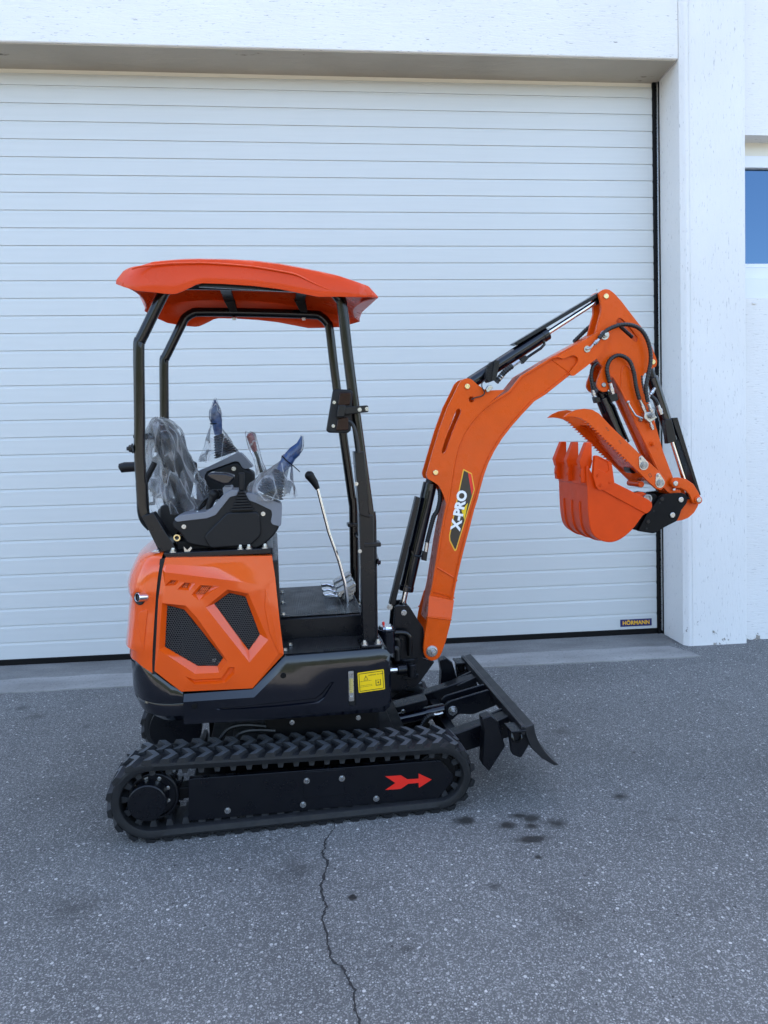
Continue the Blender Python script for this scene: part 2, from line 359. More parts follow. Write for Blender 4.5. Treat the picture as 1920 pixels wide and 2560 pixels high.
# crack running towards the viewer
cp = [(0.0314,2.9398),(0.0194,2.8253),(-0.0034,2.7736),(-0.0229,2.7234),(-0.0207,2.691),(-0.0334,2.6668),(-0.027,2.6352),(-0.012,2.6017),(-0.02,2.5431),(-0.0291,2.4935),(-0.0393,2.4677),(-0.0365,2.4277),(-0.0323,2.3865),(-0.0194,2.3511),(-0.0255,2.3244),(-0.0373,2.2937),(-0.0291,2.2511),(-0.0201,2.1951),(-0.0167,2.1471),(-0.0107,2.1078),(0.0064,2.0826),(0.0237,2.0717),(0.0317,2.0432),(0.0375,2.0131),(0.0519,1.9843),(0.0556,1.9584),(0.0524,1.9202),(0.0579,1.8897),(0.0618,1.8531),(0.065,1.8111)]
mb = MB(); a_ = []; b2 = []
fine = []
for i in range(len(cp) - 1):
    for q in range(4):
        s_ = q / 4; fine.append((cp[i][0] * (1 - s_) + cp[i + 1][0] * s_ + random.uniform(-.004, .004), cp[i][1] * (1 - s_) + cp[i + 1][1] * s_))
for (x, y) in fine:
    w = random.uniform(.0016, .0052); a_.append((x - w, y, gz(y) + .0025)); b2.append((x + w * random.uniform(.6, 1.4), y, gz(y) + .0025))
mb.add(a_ + b2, [(i, i + 1, len(a_) + i + 1, len(a_) + i) for i in range(len(a_) - 1)])
mb.build('pavement_crack', 'crack_dark', yard)
# concrete strip before the door: darker inner strip and paler sloping outer strip with a broken front edge
def ragged(x0, x1, y, amp, n):
    return [(x0 + (x1 - x0) * i / n, y + amp * (noise.noise((i * .37, y, 3.1)) + .5 * noise.noise((i * 1.3, y, 9.)))) for i in range(n + 1)]
mid = ragged(-9, 2.62, 4.89, .018, 150)
def sheet(poly, lift, name, mat):
    m_ = MB(); n_ = len(poly)
    m_.add([(x, y, gz(y) + lift) for x, y in poly] + [(x, y, gz(y) - .05) for x, y in poly], [tuple(range(n_))] + [(i, (i + 1) % n_, n_ + (i + 1) % n_, n_ + i) for i in range(n_)])
    return tag(m_.build(name, mat, None, smooth=20), kind='structure')
fr_ = ragged(-9, 2.585, 4.63, .012, 150)
sheet(fr_ + [(2.56, 4.72), (2.52, 4.80), (2.49, 4.87)] + [p for p in reversed(mid) if p[0] < 2.48], .008, 'concrete_apron', 'concrete')
sheet([p for p in mid if p[0] < 2.62] + [(2.62, 5.3), (-9, 5.3)], .005, 'concrete_threshold', 'concrete_dark')

# added unseen slope behind the viewer: closes the horizon that paint and glass reflect
mb = MB(); hp = [(-34, -.75), (-40, 3.2), (-52, 6.6), (-80, 12.5), (-160, 25), (-420, 60)]; hx = [-420, -200, -120, -70, -40, -20, 0, 20, 40, 70, 120, 200, 420]
mb.add([(x, y, z * (1 + .16 * noise.noise((x * .021, y * .03, 4.2))) if j else z) for j, (y, z) in enumerate(hp) for x in hx], [(j * 13 + i, j * 13 + i + 1, (j + 1) * 13 + i + 1, (j + 1) * 13 + i) for j in range(5) for i in range(12)])
tag(mb.build('added_horizon_hill', 'added_hill_green', smooth=60), kind='structure')
# ---------------------------------------------------------------- the workshop building
bld = bpy.data.objects.new('workshop_building', None); link(bld); bld.location = (0, 0, 0)
tag(bld, 'white plastered workshop with a wide ribbed sectional door and a pillar', 'building')
XL, XP0, XP1 = -3.6, 2.635, 3.075
YD, YL, YP, YW = 5.2, 4.905, 4.87, 4.945
TOP = 6.8
mb = MB(); mb.box((XL - .2, YL, 4.131), (2.606, 5.60, TOP)); lint = mb.build('lintel_wall', 'plaster_horizontal', bld, bevel=.008)
mb = MB(); mb.box((XL - .1, YL + .012, 4.125), (2.59, 5.5, 4.1305)); mb.build('soffit', 'soffit_warm_bounce', bld)
mb = MB(); mb.prism(fillet([(2.596, 5.6), (2.606, YL), (XP0, YP), (XP1, YP), (XP1, 5.6)], [0, 0, .012, .012, 0]), -.35, TOP, 'z'); mb.build('pillar', 'plaster_vertical', bld, smooth=25)
mb = MB(); mb.prism([(2.66, YP - .0045), (2.6665, YP - .0045), (2.6665, YP + .01), (2.66, YP + .01)], -.3, TOP, 'z'); mb.build('corner_bead', 'plaster_vertical', bld)
mb = MB(); mb.box((XL - 16, 4.9, -.6), (XL - .0, 5.6, TOP)); mb.build('left_wall', 'plaster_horizontal', bld)
mb = MB(); mb.box((XL - 16, 5.62, TOP - .25), (22, 20, TOP)); mb.build('roof', 'concrete', bld)
mb = MB(); mb.box((XL - 15.9, 19.6, -.2), (21.9, 20, TOP - .26)); mb.build('rear_wall', 'plaster_horizontal', bld)
# right hand bay with the window
WZ = dict(zip('abcdefgh', [p[1] for p in [(3.2045,3.6374),(3.2043,3.5797),(3.2041,3.5041),(3.2039,3.4462),(3.2019,2.7558),(3.2018,2.7242),(3.2016,2.6338),(3.2011,2.4817)]]))
X1 = XP1 - .02; X2 = 4.6; XE = 22
def rectw(mb_, x0, x1, z0, z1, y0, y1): mb_.box((x0, y0, z0), (x1, y1, z1))
mb = MB(); rectw(mb, X1, XE, WZ['a'], TOP, YW, 5.6); mb.build('upper_wall', 'plaster_horizontal', bld)
mb = MB(); rectw(mb, X1, XE, -.6, WZ['h'], YW, 5.6); mb.build('lower_wall', 'plaster_horizontal', bld)
mb = MB(); rectw(mb, X2, XE, WZ['h'], WZ['a'], YW + .001, 5.6); mb.build('side_wall', 'plaster_horizontal', bld)
win = MB().add([], []); win = MB()
rectw(win, X1, X2, WZ['d'], WZ['d'] + .085, YW + .085, YW + .15); rectw(win, X1, X2, WZ['f'], WZ['e'] , YW + .085, YW + .15)
rectw(win, X2 - .07, X2, WZ['e'], WZ['d'], YW + .086, YW + .149); rectw(win, X1, X1 + .012, WZ['e'], WZ['d'], YW + .086, YW + .149)
wo = win.build('window', 'frame_white', bld, bevel=.004)
mb = MB(); rectw(mb, X1 + .01, X2 - .05, WZ['e'] - .01, WZ['d'] + .01, YW + .115, YW + .122); mb.build('pane', 'window_glass', wo)
mb = MB(); rectw(mb, X1, X2, WZ['d'] + .087, WZ['a'] + .05, YW + .12, YW + .3); mb.build('blind_box', 'blind_cream', wo, bevel=.004)
mb = MB(); rectw(mb, X1, X2, WZ['g'] + .004, WZ['f'] - .006, YW + .06, YW + .2); mb.build('lower_rail', 'frame_white', wo, bevel=.004)
mb = MB(); rectw(mb, X1, X2, WZ['h'] + .002, WZ['g'] - .004, YW + .012, YW + .2); mb.build('sill_panel', 'frame_white', wo, bevel=.004)
mb = MB(); kx, kz = (3.1817,2.4455); mb.ball((kx, YW - .004, kz), .014, sc=(1.2, .6, .7)); mb.build('sill_screw_cap', 'plaster_horizontal', wo)
# sectional door, one object for each ribbed slat
door = MB(); DX0, DX1 = XL, 2.553
door.box((DX0, YD + .03, .0), (DX1, YD + .06, 4.2)); dr = door.build('sectional_door', 'door_white', bld)
def slat_mesh(h):
    prof = [(.010, 0), (.0, .0015), (0, h - .0195), (.0022, h - .018), (.0052, h - .0042), (.0055, h - .0022), (.0055, h - .0002), (.028, h - .0002), (.028, 0)]
    m_ = MB(); m_.loft([[(x, YD + y, z) for y, z in prof] for x in (DX0, DX1)], True)
    return m_
s_h = .12035; z0 = .046
first = slat_mesh(s_h).build('door_slat', 'door_white', dr, smooth=20); first.location = (0, 0, z0)
for i in range(1, 33):
    o = copy_obj(first); o.location = (0, 0, z0 + i * s_h + .0)
zt = z0 + 33 * s_h
o = slat_mesh(4.118 - zt - .02).build('door_slat', 'door_white', dr, smooth=20); o.location = (0, 0, zt)
mb = MB(); mb.box((DX0, YD + .006, 4.100), (DX1, YD + .03, 4.128)); mb.build('top_seal', 'blind_cream', dr)  # cream colour puts warm bounce light into this band
mb = MB(); mb.box((DX0, YD - .004, .004), (DX1 + .0, YD + .028, .0445)); mb.build('bottom_seal', 'black_dull', dr, bevel=.004)
mb = MB(); mb.box((DX1 + .001, YD - .012, .0), (DX1 + .026, YD + .05, 4.128)); mb.build('side_seal', 'black_dull', dr, bevel=.003)
mb = MB(); mb.box((DX1 + .027, YD - .020, .03), (DX1 + .0375, YD + .05, 4.128)); mb.build('guide_rail', 'zinc', dr, bevel=.002)
mb = MB(); mb.box((DX1 + .038, YD - .016, .0), (DX1 + .050, YD + .05, 4.128)); mb.build('frame_strip', 'black_dull', dr)
(px0, pz0), (px1, pz1) = [(2.2608,0.0724),(2.5102,0.1206)]
mb = MB(); zc = (pz0 + pz1) / 2; hh = .0275
mb.box((px0, YD - .0035, zc - hh), (px1, YD - .0005, zc + hh), 0)
text_mb(mb, 'H\u00d6RMANN', ((px0 + px1) / 2, YD - .0042, zc - .001), (1, 0, 0), (0, 0, 1), .042, 1, off=.0016)
mb.build('name_plate', ['decal_blue', 'decal_amber'], dr)

# ================================================================ the excavator (local frame: u forward, v away from the viewer, z up)
EX = bpy.data.objects.new('mini_excavator', None); link(EX)
EX.matrix_world = Matrix(((.998135, -.061049, 0, -.119109), (.060918, .995998, -.065403, 3.306488), (.003993, .065281, .997859, -.128714), (0, 0, 0, 1)))
tag(EX, 'orange and black mini excavator on rubber tracks parked before the white door', 'excavator')
P3 = lambda pts, v: [(a, v, b_) for a, b_ in pts]
def bolts(name, pts, v, r, mat, parent, d=(0, -1, 0), dome=False, washer=True):
    for (a, b_) in pts:
        m_ = MB(); m_.bolt((a, v, b_), r, d=d, dome=dome, washer=washer); m_.build(name, mat, parent, smooth=25)
def pins(name, pts, v, r, h, mat, parent):
    for (a, b_) in pts:
        m_ = MB(); m_.cyl((a, v, b_), (a, v - h, b_), r, n=20); m_.build(name, mat, parent, bevel=r * .18)

# ---------------- tracks
R1, C1, R2, C2 = .172, (-.603, .176), .154, (.553, .158)
def track_path(off, n=200):
    """closed outline round sprocket and idler at offset off from the lug tips, evenly spaced: points and outward normals"""
    d = math.hypot(C2[0] - C1[0], C2[1] - C1[1]); base = math.atan2(C2[1] - C1[1], C2[0] - C1[0]); al = math.acos((R1 - R2) / d)
    r1, r2 = R1 - off, R2 - off; segs = []
    a_top, a_bot = base + al, base - al
    pts = []
    for i in range(61): a = a_top + (2 * math.pi - 2 * al) * i / 60; pts.append((C1[0] + r1 * math.cos(a), C1[1] + r1 * math.sin(a)))
    for i in range(61): a = a_bot + 2 * al * i / 60; pts.append((C2[0] + r2 * math.cos(a), C2[1] + r2 * math.sin(a)))
    L_ = [0]
    for i in range(len(pts)): q = pts[(i + 1) % len(pts)]; L_.append(L_[-1] + math.hypot(q[0] - pts[i][0], q[1] - pts[i][1]))
    out = []
    for k_ in range(n):
        s_ = L_[-1] * k_ / n; i = max(j for j in range(len(pts)) if L_[j] <= s_ + 1e-9); q = pts[(i + 1) % len(pts)]; f_ = (s_ - L_[i]) / max(1e-9, L_[i + 1] - L_[i])
        x, z = pts[i][0] + (q[0] - pts[i][0]) * f_, pts[i][1] + (q[1] - pts[i][1]) * f_
        tx, tz = q[0] - pts[i][0], q[1] - pts[i][1]; l_ = math.hypot(tx, tz); out.append((x, z, tx / l_, tz / l_))
    return out
NP = 48
LUG, BAND = .014, .038
def make_track(v0, v1, full_detail):
    side = v0
    rings = []
    prof = [(LUG + .004, v0 + .002), (LUG, v0 + .014), (LUG, v1 - .014), (LUG + .004, v1 - .002), (LUG + .014, v1), (LUG + BAND - .004, v1 - .006), (LUG + BAND, v1 - .014), (LUG + BAND, v0 + .014), (LUG + BAND - .004, v0 + .006), (LUG + .014, v0)]
    loops = [[(p[0], v, p[1]) for p in track_path(off, 192)] for off, v in prof]
    mbt = MB(); n = 192; k_ = len(prof)
    mbt.add([p for l in loops for p in l], [(i * n + j, i * n + (j + 1) % n, ((i + 1) % k_) * n + (j + 1) % n, ((i + 1) % k_) * n + j) for i in range(k_) for j in range(n)])
    tr_ = mbt.build('rubber_track', 'rubber', EX, smooth=28)
    # chevron lugs: two rows, sharing one mesh
    w = (v1 - v0) / 2
    def lug(vc, flip):
        hw = w * .50; t_ = .0125; e = .009; ap = .016
        top = [(-ap - t_, -hw), (-ap + t_, -hw), (ap + t_, 0), (-ap + t_, hw), (-ap - t_, hw), (ap - t_, 0)]
        bot = [(-ap - t_ - e, -hw - .002), (-ap + t_ + e, -hw - .002), (ap + t_ + e, 0), (-ap + t_ + e, hw + .002), (-ap - t_ - e, hw + .002), (ap - t_ - e, 0)]
        m_ = MB(); m_.add([(a, b_ , LUG) for a, b_ in top] + [(a, b_, -.004) for a, b_ in bot],
            [(0, 1, 2, 5), (5, 2, 3, 4)], 1)
        m_.f += [(i, (i + 1) % 6, 6 + (i + 1) % 6, 6 + i) for i in range(6)]; m_.m += [0] * 6
        return m_
    proto = None; inner = None
    for i, (x, z, tx, tz) in enumerate(track_path(LUG, NP * 2)):
        row = i % 2
        vc = v0 + w * (.52 if row == 0 else 1.48)
        M_ = Matrix(((-tx, 0, tz, x), (0, 1, 0, vc), (-tz, 0, -tx, z), (0, 0, 0, 1)))
        if proto is None: proto = lug(0, 1).build('tread_lug', ['rubber', 'rubber_worn'], tr_, smooth=20); proto.matrix_local = M_
        else: copy_obj(proto, parent=tr_, mat=M_)
    for i, (x, z, tx, tz) in enumerate(track_path(LUG + BAND, NP)):
        vc = (v0 + v1) / 2
        M_ = Matrix(((-tx, 0, -tz, x), (0, 1, 0, vc), (-tz, 0, tx, z), (0, 0, 0, 1)))
        if inner is None:
            m_ = MB(); m_.prism([(-.015, -.003), (.015, -.003), (.009, .026), (-.009, .026)], -.062, .062)
            inner = m_.build('drive_lug', 'rubber_inner', tr_, smooth=20); inner.matrix_local = M_
        else: copy_obj(inner, parent=tr_, mat=M_)
    return tr_
make_track(-.46, -.275, True)
make_track(.275, .46, False)
# near sprocket with its travel motor hub
m_ = MB(); cs = (C1[0], C1[1])
gear = []
for i in range(18):
    for a, r in ((-.09, .100), (-.05, .118), (.05, .118), (.09, .100)): an = 2 * math.pi * i / 18 + a; gear.append((cs[0] + r * math.cos(an), cs[1] + r * math.sin(an)))
m_.prism(gear, -.385, -.35); spr = m_.build('drive_sprocket', 'black_steel', EX, bevel=.002)
m_ = MB(); m_.cyl((cs[0], -.345, cs[1]), (cs[0], -.412, cs[1]), .098, n=40); m_.ring((cs[0], -.412, cs[1]), (cs[0], -.42, cs[1]), .098, .086, 40); m_.build('motor_flange', 'black_steel', spr, bevel=.003)
hc = (-0.6193,0.1751)
m_ = MB(); m_.cyl((hc[0], -.41, hc[1]), (hc[0], -.468, hc[1]), .074, n=48); m_.build('hub_cover', 'black_steel', spr, bevel=.004)
bolts('flange_bolt', [(-0.6735,0.2311),(-0.6279,0.2549),(-0.5775,0.2456),(-0.5463,0.2042),(-0.6957,0.182),(-0.5474,0.1525)], -.411, .0062, 'zinc', spr)
bolts('hub_bolt', [(-0.6279,0.2325),(-0.6059,0.2184),(-0.5781,0.2185),(-0.5775,0.1904),(-0.5606,0.1689),(-0.5819,0.1514),(-0.5878,0.1238),(-0.6148,0.1298),(-0.6389,0.1174),(-0.651,0.1427),(-0.6759,0.1525),(-0.6647,0.1781),(-0.6701,0.2055),(-0.6442,0.2134)], -.466, .0052, 'black_steel', spr)
# track frame with its cover plate
m_ = MB(); m_.box((-.45, -.40, .085), (.47, -.30, .225)); m_.box((-.56, -.39, .14), (-.45, -.33, .19)); m_.build('track_frame', 'black_dull', EX, bevel=.006)
plate = [(-0.4618,0.2422),(0.5637,0.2217),(0.5951,0.1861),(0.6209,0.1487),(0.6157,0.126),(0.5544,0.0557),(-0.4709,0.0665)]
m_ = MB(); m_.prism(fillet(plate, [.002, .01, .02, .02, .02, .004, .002]), -.432, -.405); tf = m_.build('side_cover', 'black_steel', EX, bevel=.002)
m_ = MB(); m_.prism([(-0.0081,0.2274),(0.1612,0.2234),(0.1581,0.1136),(-0.0099,0.1191)], -.4345, -.430); m_.build('access_plate', 'black_steel', tf, bevel=.001)
bolts('cover_bolt', [(-0.3161,0.096),(-0.0142,0.0892),(0.0039,0.1897),(0.148,0.1858),(0.2886,0.0835)], -.434, .0095, 'zinc', tf, dome=False)
m_ = MB(); m_.prism([(0.3289,0.1759),(0.3946,0.1737),(0.422,0.1537),(0.4695,0.1518),(0.4699,0.1741),(0.5255,0.1419),(0.4702,0.1113),(0.4692,0.1331),(0.4251,0.1339),(0.3934,0.1148),(0.3276,0.1165),(0.3711,0.1423)], -.4338, -.4325); m_.build('arrow_decal', 'decal_red', tf)
for (a, b_) in ((-.27, .085), (.03, .083), (.28, .083)):
    m_ = MB(); m_.cyl((a, -.415, b_), (a, -.32, b_), .040, n=28); m_.cyl((a, -.418, b_), (a, -.415, b_), .030, n=28); m_.build('track_roller', 'cast_steel', EX, bevel=.003)
m_ = MB(); m_.cyl((C2[0], -.42, C2[1]), (C2[0], -.31, C2[1]), .085, n=36); m_.ring((C2[0], -.418, C2[1]), (C2[0], -.318, C2[1]), .095, .06, 36); m_.build('front_idler', 'black_dull', EX, bevel=.004)
m_ = MB(); m_.cyl((C1[0], .29, C1[1]), (C1[0], .44, C1[1]), .11, n=36); m_.cyl((C1[0], .24, C1[1]), (C1[0], .29, C1[1]), .125, n=36); m_.build('drive_sprocket', 'black_steel', EX, bevel=.003)
m_ = MB(); m_.cyl((C2[0], .30, C2[1]), (C2[0], .42, C2[1]), .095, n=36); m_.build('front_idler', 'black_dull', EX, bevel=.003)
m_ = MB(); m_.box((-.45, .30, .085), (.47, .43, .225)); m_.build('track_frame', 'black_dull', EX, bevel=.006)
# carbody between the tracks
m_ = MB(); m_.box((-.30, -.30, .10), (.40, .30, .30)); m_.box((-.40, -.26, .16), (.46, .26, .27)); m_.prism(fillet([(-.16, -.24), (.34, -.24), (.34, .24), (-.16, .24)], .03), .29, .425, 'z'); m_.build('carbody', 'black_dull', EX, bevel=.006)
m_ = MB(); m_.cyl((.02, 0, .42), (.02, 0, .47), .25, n=48); m_.build('slew_ring', 'black_dull', EX, bevel=.004)
fb = [(-0.1174,0.4001),(0.3043,0.3961),(0.3023,0.3093),(-0.12,0.3321)]
m_ = MB(); m_.prism([(fb[0][0], .405), (fb[1][0], .405), (fb[1][0], .48), (fb[0][0], .48)], -.30, -.24); bp_ = m_.build('swivel_guard', 'black_steel', EX, bevel=.003)
bolts('guard_bolt', [(-0.0446,0.3872),(0.2373,0.3838)], -.302, .008, 'zinc', bp_)
for k_, pts in enumerate(([(-0.3574,0.2784),(-0.3435,0.316),(-0.3055,0.3515),(-0.2381,0.3585),(-0.122,0.3385)], [(-0.2888,0.294),(-0.2753,0.3251),(-0.2382,0.3398),(-0.1833,0.3395),(-0.1162,0.3303)], [(-0.1787,0.3187),(-0.1611,0.2941),(-0.1242,0.2809),(-0.0863,0.2907)])):
    m_ = MB(); m_.tube(spline(P3(pts, -.22 - .02 * k_), 6), .009, 8, ridge=(.009, .12)); m_.build('travel_hose', 'hose', EX)

# ---------------- dozer blade
bp_end = spline([(.956, .369), (.962, .33), (.977, .29), (1.005, .245), (1.036, .208), (1.068, .178)], 4)
prof = [(.913, .358), (.956, .369)] + bp_end[1:] + [(1.045, .178), (.99, .215), (.945, .262), (.925, .31)]
m_ = MB(); m_.prism(prof, -.485, .485); bl = m_.build('dozer_blade', 'blade_black', EX, bevel=.003)
m_ = MB(); m_.box((.900, -.484, .325), (.918, .484, .364)); m_.build('top_rail', 'blade_black', bl, bevel=.003)
for v in (-.42, .36):
    m_ = MB(); m_.prism([(0.7498,0.3835),(0.7894,0.3946),(0.8196,0.3703),(0.8518,0.2508),(0.7794,0.1439),(0.7499,0.1798),(0.7602,0.3247)], v, v + .055); m_.build('rear_stiffener', 'black_steel', bl, bevel=.004)
for v, s_ in ((-.455, 1), (.435, 1)):
    br = [(.852, .345), (.925, .345), (.94, .27), (.905, .215), (.865, .235)]
    m_ = MB(); m_.prism(fillet(br, .012), v - .012, v + .012); m_.build('tow_bracket', 'black_steel', bl, bevel=.003)
    m_ = MB(); m_.box((.850, v - .045, .343), (.915, v + .045, .352)); m_.build('tow_plate', 'black_steel', bl, bevel=.002)
    loop = [(.885 + .021 * math.cos(a), v - .016 + .005 * math.sin(3 * a), .318 + .026 * math.sin(a)) for a in [i * .30 for i in range(22)]]
    m_ = MB(); m_.tube(loop, .006, 8); m_.build('tow_shackle', 'tube_black', bl)
def beam(p0, p1, w, h0, h1, name, parent, mat='black_steel'):
    """box beam running from p0 to p1 (points at mid of its section) with width w in v, height h0 to h1"""
    p0, p1 = Vector(p0), Vector(p1); d = (p1 - p0).normalized(); up = Vector((0, 1, 0)).cross(d).normalized() * -1
    if up.z < 0: up = -up
    sv = Vector((0, 1, 0)); m_ = MB()
    m_.loft([[p - sv * w / 2 - up * h / 2, p + sv * w / 2 - up * h / 2, p + sv * w / 2 + up * h / 2, p - sv * w / 2 + up * h / 2] for p, h in ((p0, h0), (p1, h1))])
    return m_.build(name, mat, parent, bevel=.004)
for v in (-.265, .245):
    beam((.42, v, .165), (.915, v, .285), .065, .085, .10, 'push_arm', EX)
    m_ = MB(); m_.prism([(.80, .30), (.915, .345), (.915, .315), (.84, .285)], v - .05, v - .035); m_.prism([(.80, .30), (.915, .345), (.915, .315), (.84, .285)], v + .035, v + .05); m_.build('arm_gusset', 'black_steel', EX, bevel=.002)
tube_p = [(.66, -.20, .185), (.66, .20, .185)]
m_ = MB(); m_.box((.655, -.235, .16), (.705, .215, .235)); m_.build('cross_tube', 'black_steel', EX, bevel=.006)
for v in (-.045, .03):
    lug_ = [(0.6777,0.2986),(0.7019,0.3193),(0.8959,0.3621),(0.9362,0.2812),(0.818,0.2445),(0.7453,0.2523),(0.7088,0.2213),(0.685,0.2412)]
    m_ = MB(); m_.prism(fillet(lug_, .012), v, v + .012); m_.build('cylinder_lug', 'black_steel', EX, bevel=.003)
pA = (0.4346,0.2344); pB = (0.716,0.2736)
pA = (pA[0], pA[1]); dA = Vector((pB[0] - pA[0], 0, pB[1] - pA[1])); q_ = lambda s_, v=-.008: (pA[0] + dA.x * s_, v, pA[1] + dA.z * s_)
m_ = MB(); m_.cyl(q_(.07), q_(.90), .028, n=28); cyl_ = m_.build('blade_cylinder', 'gloss_black', EX, bevel=.004)
m_ = MB(); m_.cyl(q_(0), q_(.2), .014, n=20); m_.build('piston_rod', 'chrome', cyl_)
for s_, nm in ((0, 'rod_eye'), (1, 'base_eye')): m_ = MB(); p = q_(s_); m_.cyl((p[0], -.034, p[2]), (p[0], .022, p[2]), .026, n=24); m_.build(nm, 'black_steel', cyl_, bevel=.003)
m_ = MB(); m_.bolt(q_(0, -.036), .017, d=(0, -1, 0), dome=True); m_.build('pin_bolt', 'zinc', cyl_, bevel=.001)
m_ = MB(); m_.bolt(q_(1, -.047), .017, d=(0, -1, 0), dome=True); m_.build('pin_bolt', 'zinc', cyl_, bevel=.001)
for v in (-.06, .02): m_ = MB(); m_.prism(fillet([(pA[0] - .17, pA[1] + .02), (pA[0] - .05, pA[1] + .045), (pA[0] + .03, pA[1] + .02), (pA[0] + .025, pA[1] - .03), (pA[0] - .17, pA[1] - .05)], .02), v + .026, v + .036); m_.build('cylinder_bracket', 'black_steel', EX, bevel=.003)
gd = [(0.4399,0.3107),(0.5936,0.3381),(0.598,0.3136),(0.5692,0.2935),(0.4744,0.2773)]
m_ = MB(); m_.prism(gd, -.048, -.044); m_.box((gd[0][0], -.046, 0), (gd[0][0], -.046, 0)); g0, g1 = gd[0], gd[1]
m_.add([(g0[0], -.048, g0[1]), (g1[0], -.048, g1[1]), (g1[0], .03, g1[1] + .004), (g0[0], .03, g0[1] + .004), (g0[0], -.048, g0[1] - .004), (g1[0], -.048, g1[1] - .004), (g1[0], .03, g1[1]), (g0[0], .03, g0[1])], [(0, 1, 2, 3), (7, 6, 5, 4), (0, 4, 5, 1), (1, 5, 6, 2), (2, 6, 7, 3), (3, 7, 4, 0)])
go = m_.build('cylinder_guard', 'black_steel', EX, bevel=.0015)
bolts('guard_bolt', [(0.4762,0.2912)], -.049, .008, 'zinc', go)
m_ = MB(); hp = [(0.6661,0.2712),(0.6423,0.2651),(0.6186,0.2656)]; m_.tube(P3(hp, -.055), .0065, 8); m_.build('hose_fitting', 'zinc', cyl_)
m_ = MB(); m_.tube(spline(P3([(0.6225,0.2652),(0.5949,0.2612),(0.5709,0.2392),(0.5562,0.2043),(0.55,0.1606)], -.06), 5), .012, 8, ridge=(.010, .15)); m_.build('blade_hose', 'hose', EX)

# ---------------- house: lower skirt
VS = -.42
def plan(u_side, u_rear, hv, n=28, e=2.6):
    """rear end in plan: near side, round the back, to the far side (superellipse)"""
    out = []
    for i in range(n + 1):
        a = -math.pi / 2 + math.pi * i / n; c_, s_ = math.cos(a), math.sin(a)
        out.append((u_side - (u_side - u_rear) * abs(c_) ** (2 / e), hv * math.copysign(abs(s_) ** (2 / e), s_)))
    return out
us = (-0.4667,0.5617)[0]
def shell(levels, name, mat, parent, bevel=.0, smooth=30):
    """levels: (z(u) function or const, u_rear, half width); closes between the two sides"""
    m_ = MB(); rings = []
    for z, ur, hv in levels: rings.append([(a, b_, z(a, b_) if callable(z) else z) for a, b_ in plan(us, ur, hv)])
    m_.loft(rings, False, closed=False); return m_.build(name, mat, parent, smooth=smooth, bevel=bevel)
def ztop(a, b_):      # upper edge of the rear skirt dips towards the side seam
    s_ = max(0., min(1., (a - (us - .175)) / .165)); return .722 - .125 * s_ ** 1.1
cw = MB(); rings = []
pl_ = lambda ur, hv: plan(us, ur, hv)
for zf, ur, hv in ((.468, us - .10, .30), (.468, us - .175, .385), (.50, us - .222, .418), (.545, us - .242, .424), (.552, us - .240, .4215), (.556, us - .243, .425), (.575, us - .245, .426), (None, us - .246, .426), ('t', us - .238, .416), ('t2', us - .10, .30)):
    ring = []
    for a, b_ in pl_(ur, hv):
        zt_ = ztop(a, b_); z = zt_ - .030 if zf is None else zt_ if zf == 't' else zt_ - .012 if zf == 't2' else zf
        z = max(z, .585) if zf is None else z
        ring.append((a, b_, z))
    rings.append(ring)
cw.loft(rings, True, closed=False); cwo = cw.build('counterweight', 'gloss_black', EX, smooth=32)
# near and far side skirts with chamfered upper edge (outline, then chamfer inset)
sk = [(-0.4633,0.5904),(-0.197,0.5887),(-0.0653,0.7147),(0.3257,0.7187),(0.3479,0.7122),(0.3615,0.6935),(0.3629,0.4938),(0.3539,0.4692),(0.3324,0.4515),(-0.0939,0.4569),(-0.4697,0.467)]
sk_in = [(-0.4647,0.563),(-0.1916,0.5602),(-0.0584,0.6843),(0.3222,0.6856),(0.3389,0.6809),(0.3526,0.667),(0.3533,0.5055),(0.3444,0.4867),(0.3202,0.4757),(-0.093,0.4803),(-0.4684,0.4926)]
gr_o = [(-0.3436,0.5259),(-0.2248,0.5279),(0.0481,0.5374),(0.0726,0.5531),(0.1151,0.5995),(0.1274,0.5985),(0.0857,0.5343),(0.0611,0.5164),(-0.0917,0.5141),(-0.2254,0.5153),(-0.3308,0.5199)]
gr_i = [(-0.3175,0.5223),(-0.2117,0.524),(0.0514,0.5328),(0.0765,0.5479),(0.1149,0.5931),(0.1204,0.5927),(0.0817,0.5382),(0.0579,0.5216),(-0.0915,0.5183),(-0.2119,0.5184),(-0.311,0.5204)]
def relief(outer, feats, holes, v0, sgn=1, back=None):
    """embossed panel in the u,z plane: outer = [(u,z,h)], feats = polygons [(u,z,h)], holes = polygons cut out; h is height towards -v"""
    pts, edges, hs = [], [], []
    def poly(p):
        o = len(pts); n_ = len(p)
        for q in p: pts.append(Vector((q[0], q[1]))); hs.append(q[2])
        edges.extend((o + i, o + (i + 1) % n_) for i in range(n_))
    poly(outer)
    for f_ in feats: poly(f_)
    V2, _, F2, ov, _, _ = delaunay_2d_cdt(pts, edges, [], 0, 1e-6)
    hh = [hs[o[0]] if o else 0 for o in ov]
    m_ = MB(); fs_ = []
    for f_ in F2:
        c_ = sum((V2[i] for i in f_), Vector((0, 0))) / len(f_)
        if inside(c_, outer) and not any(inside(c_, h_) for h_ in holes): fs_.append(tuple(f_))
    m_.add([(p.x, v0 - sgn * h_, p.y) for p, h_ in zip(V2, hh)], fs_)
    return m_
H_ = lambda p, h: [(a, b_, h) for a, b_ in p]
gh = [(0.1872,0.6422),(0.2147,0.6402),(0.2136,0.4931),(0.1845,0.4955)]
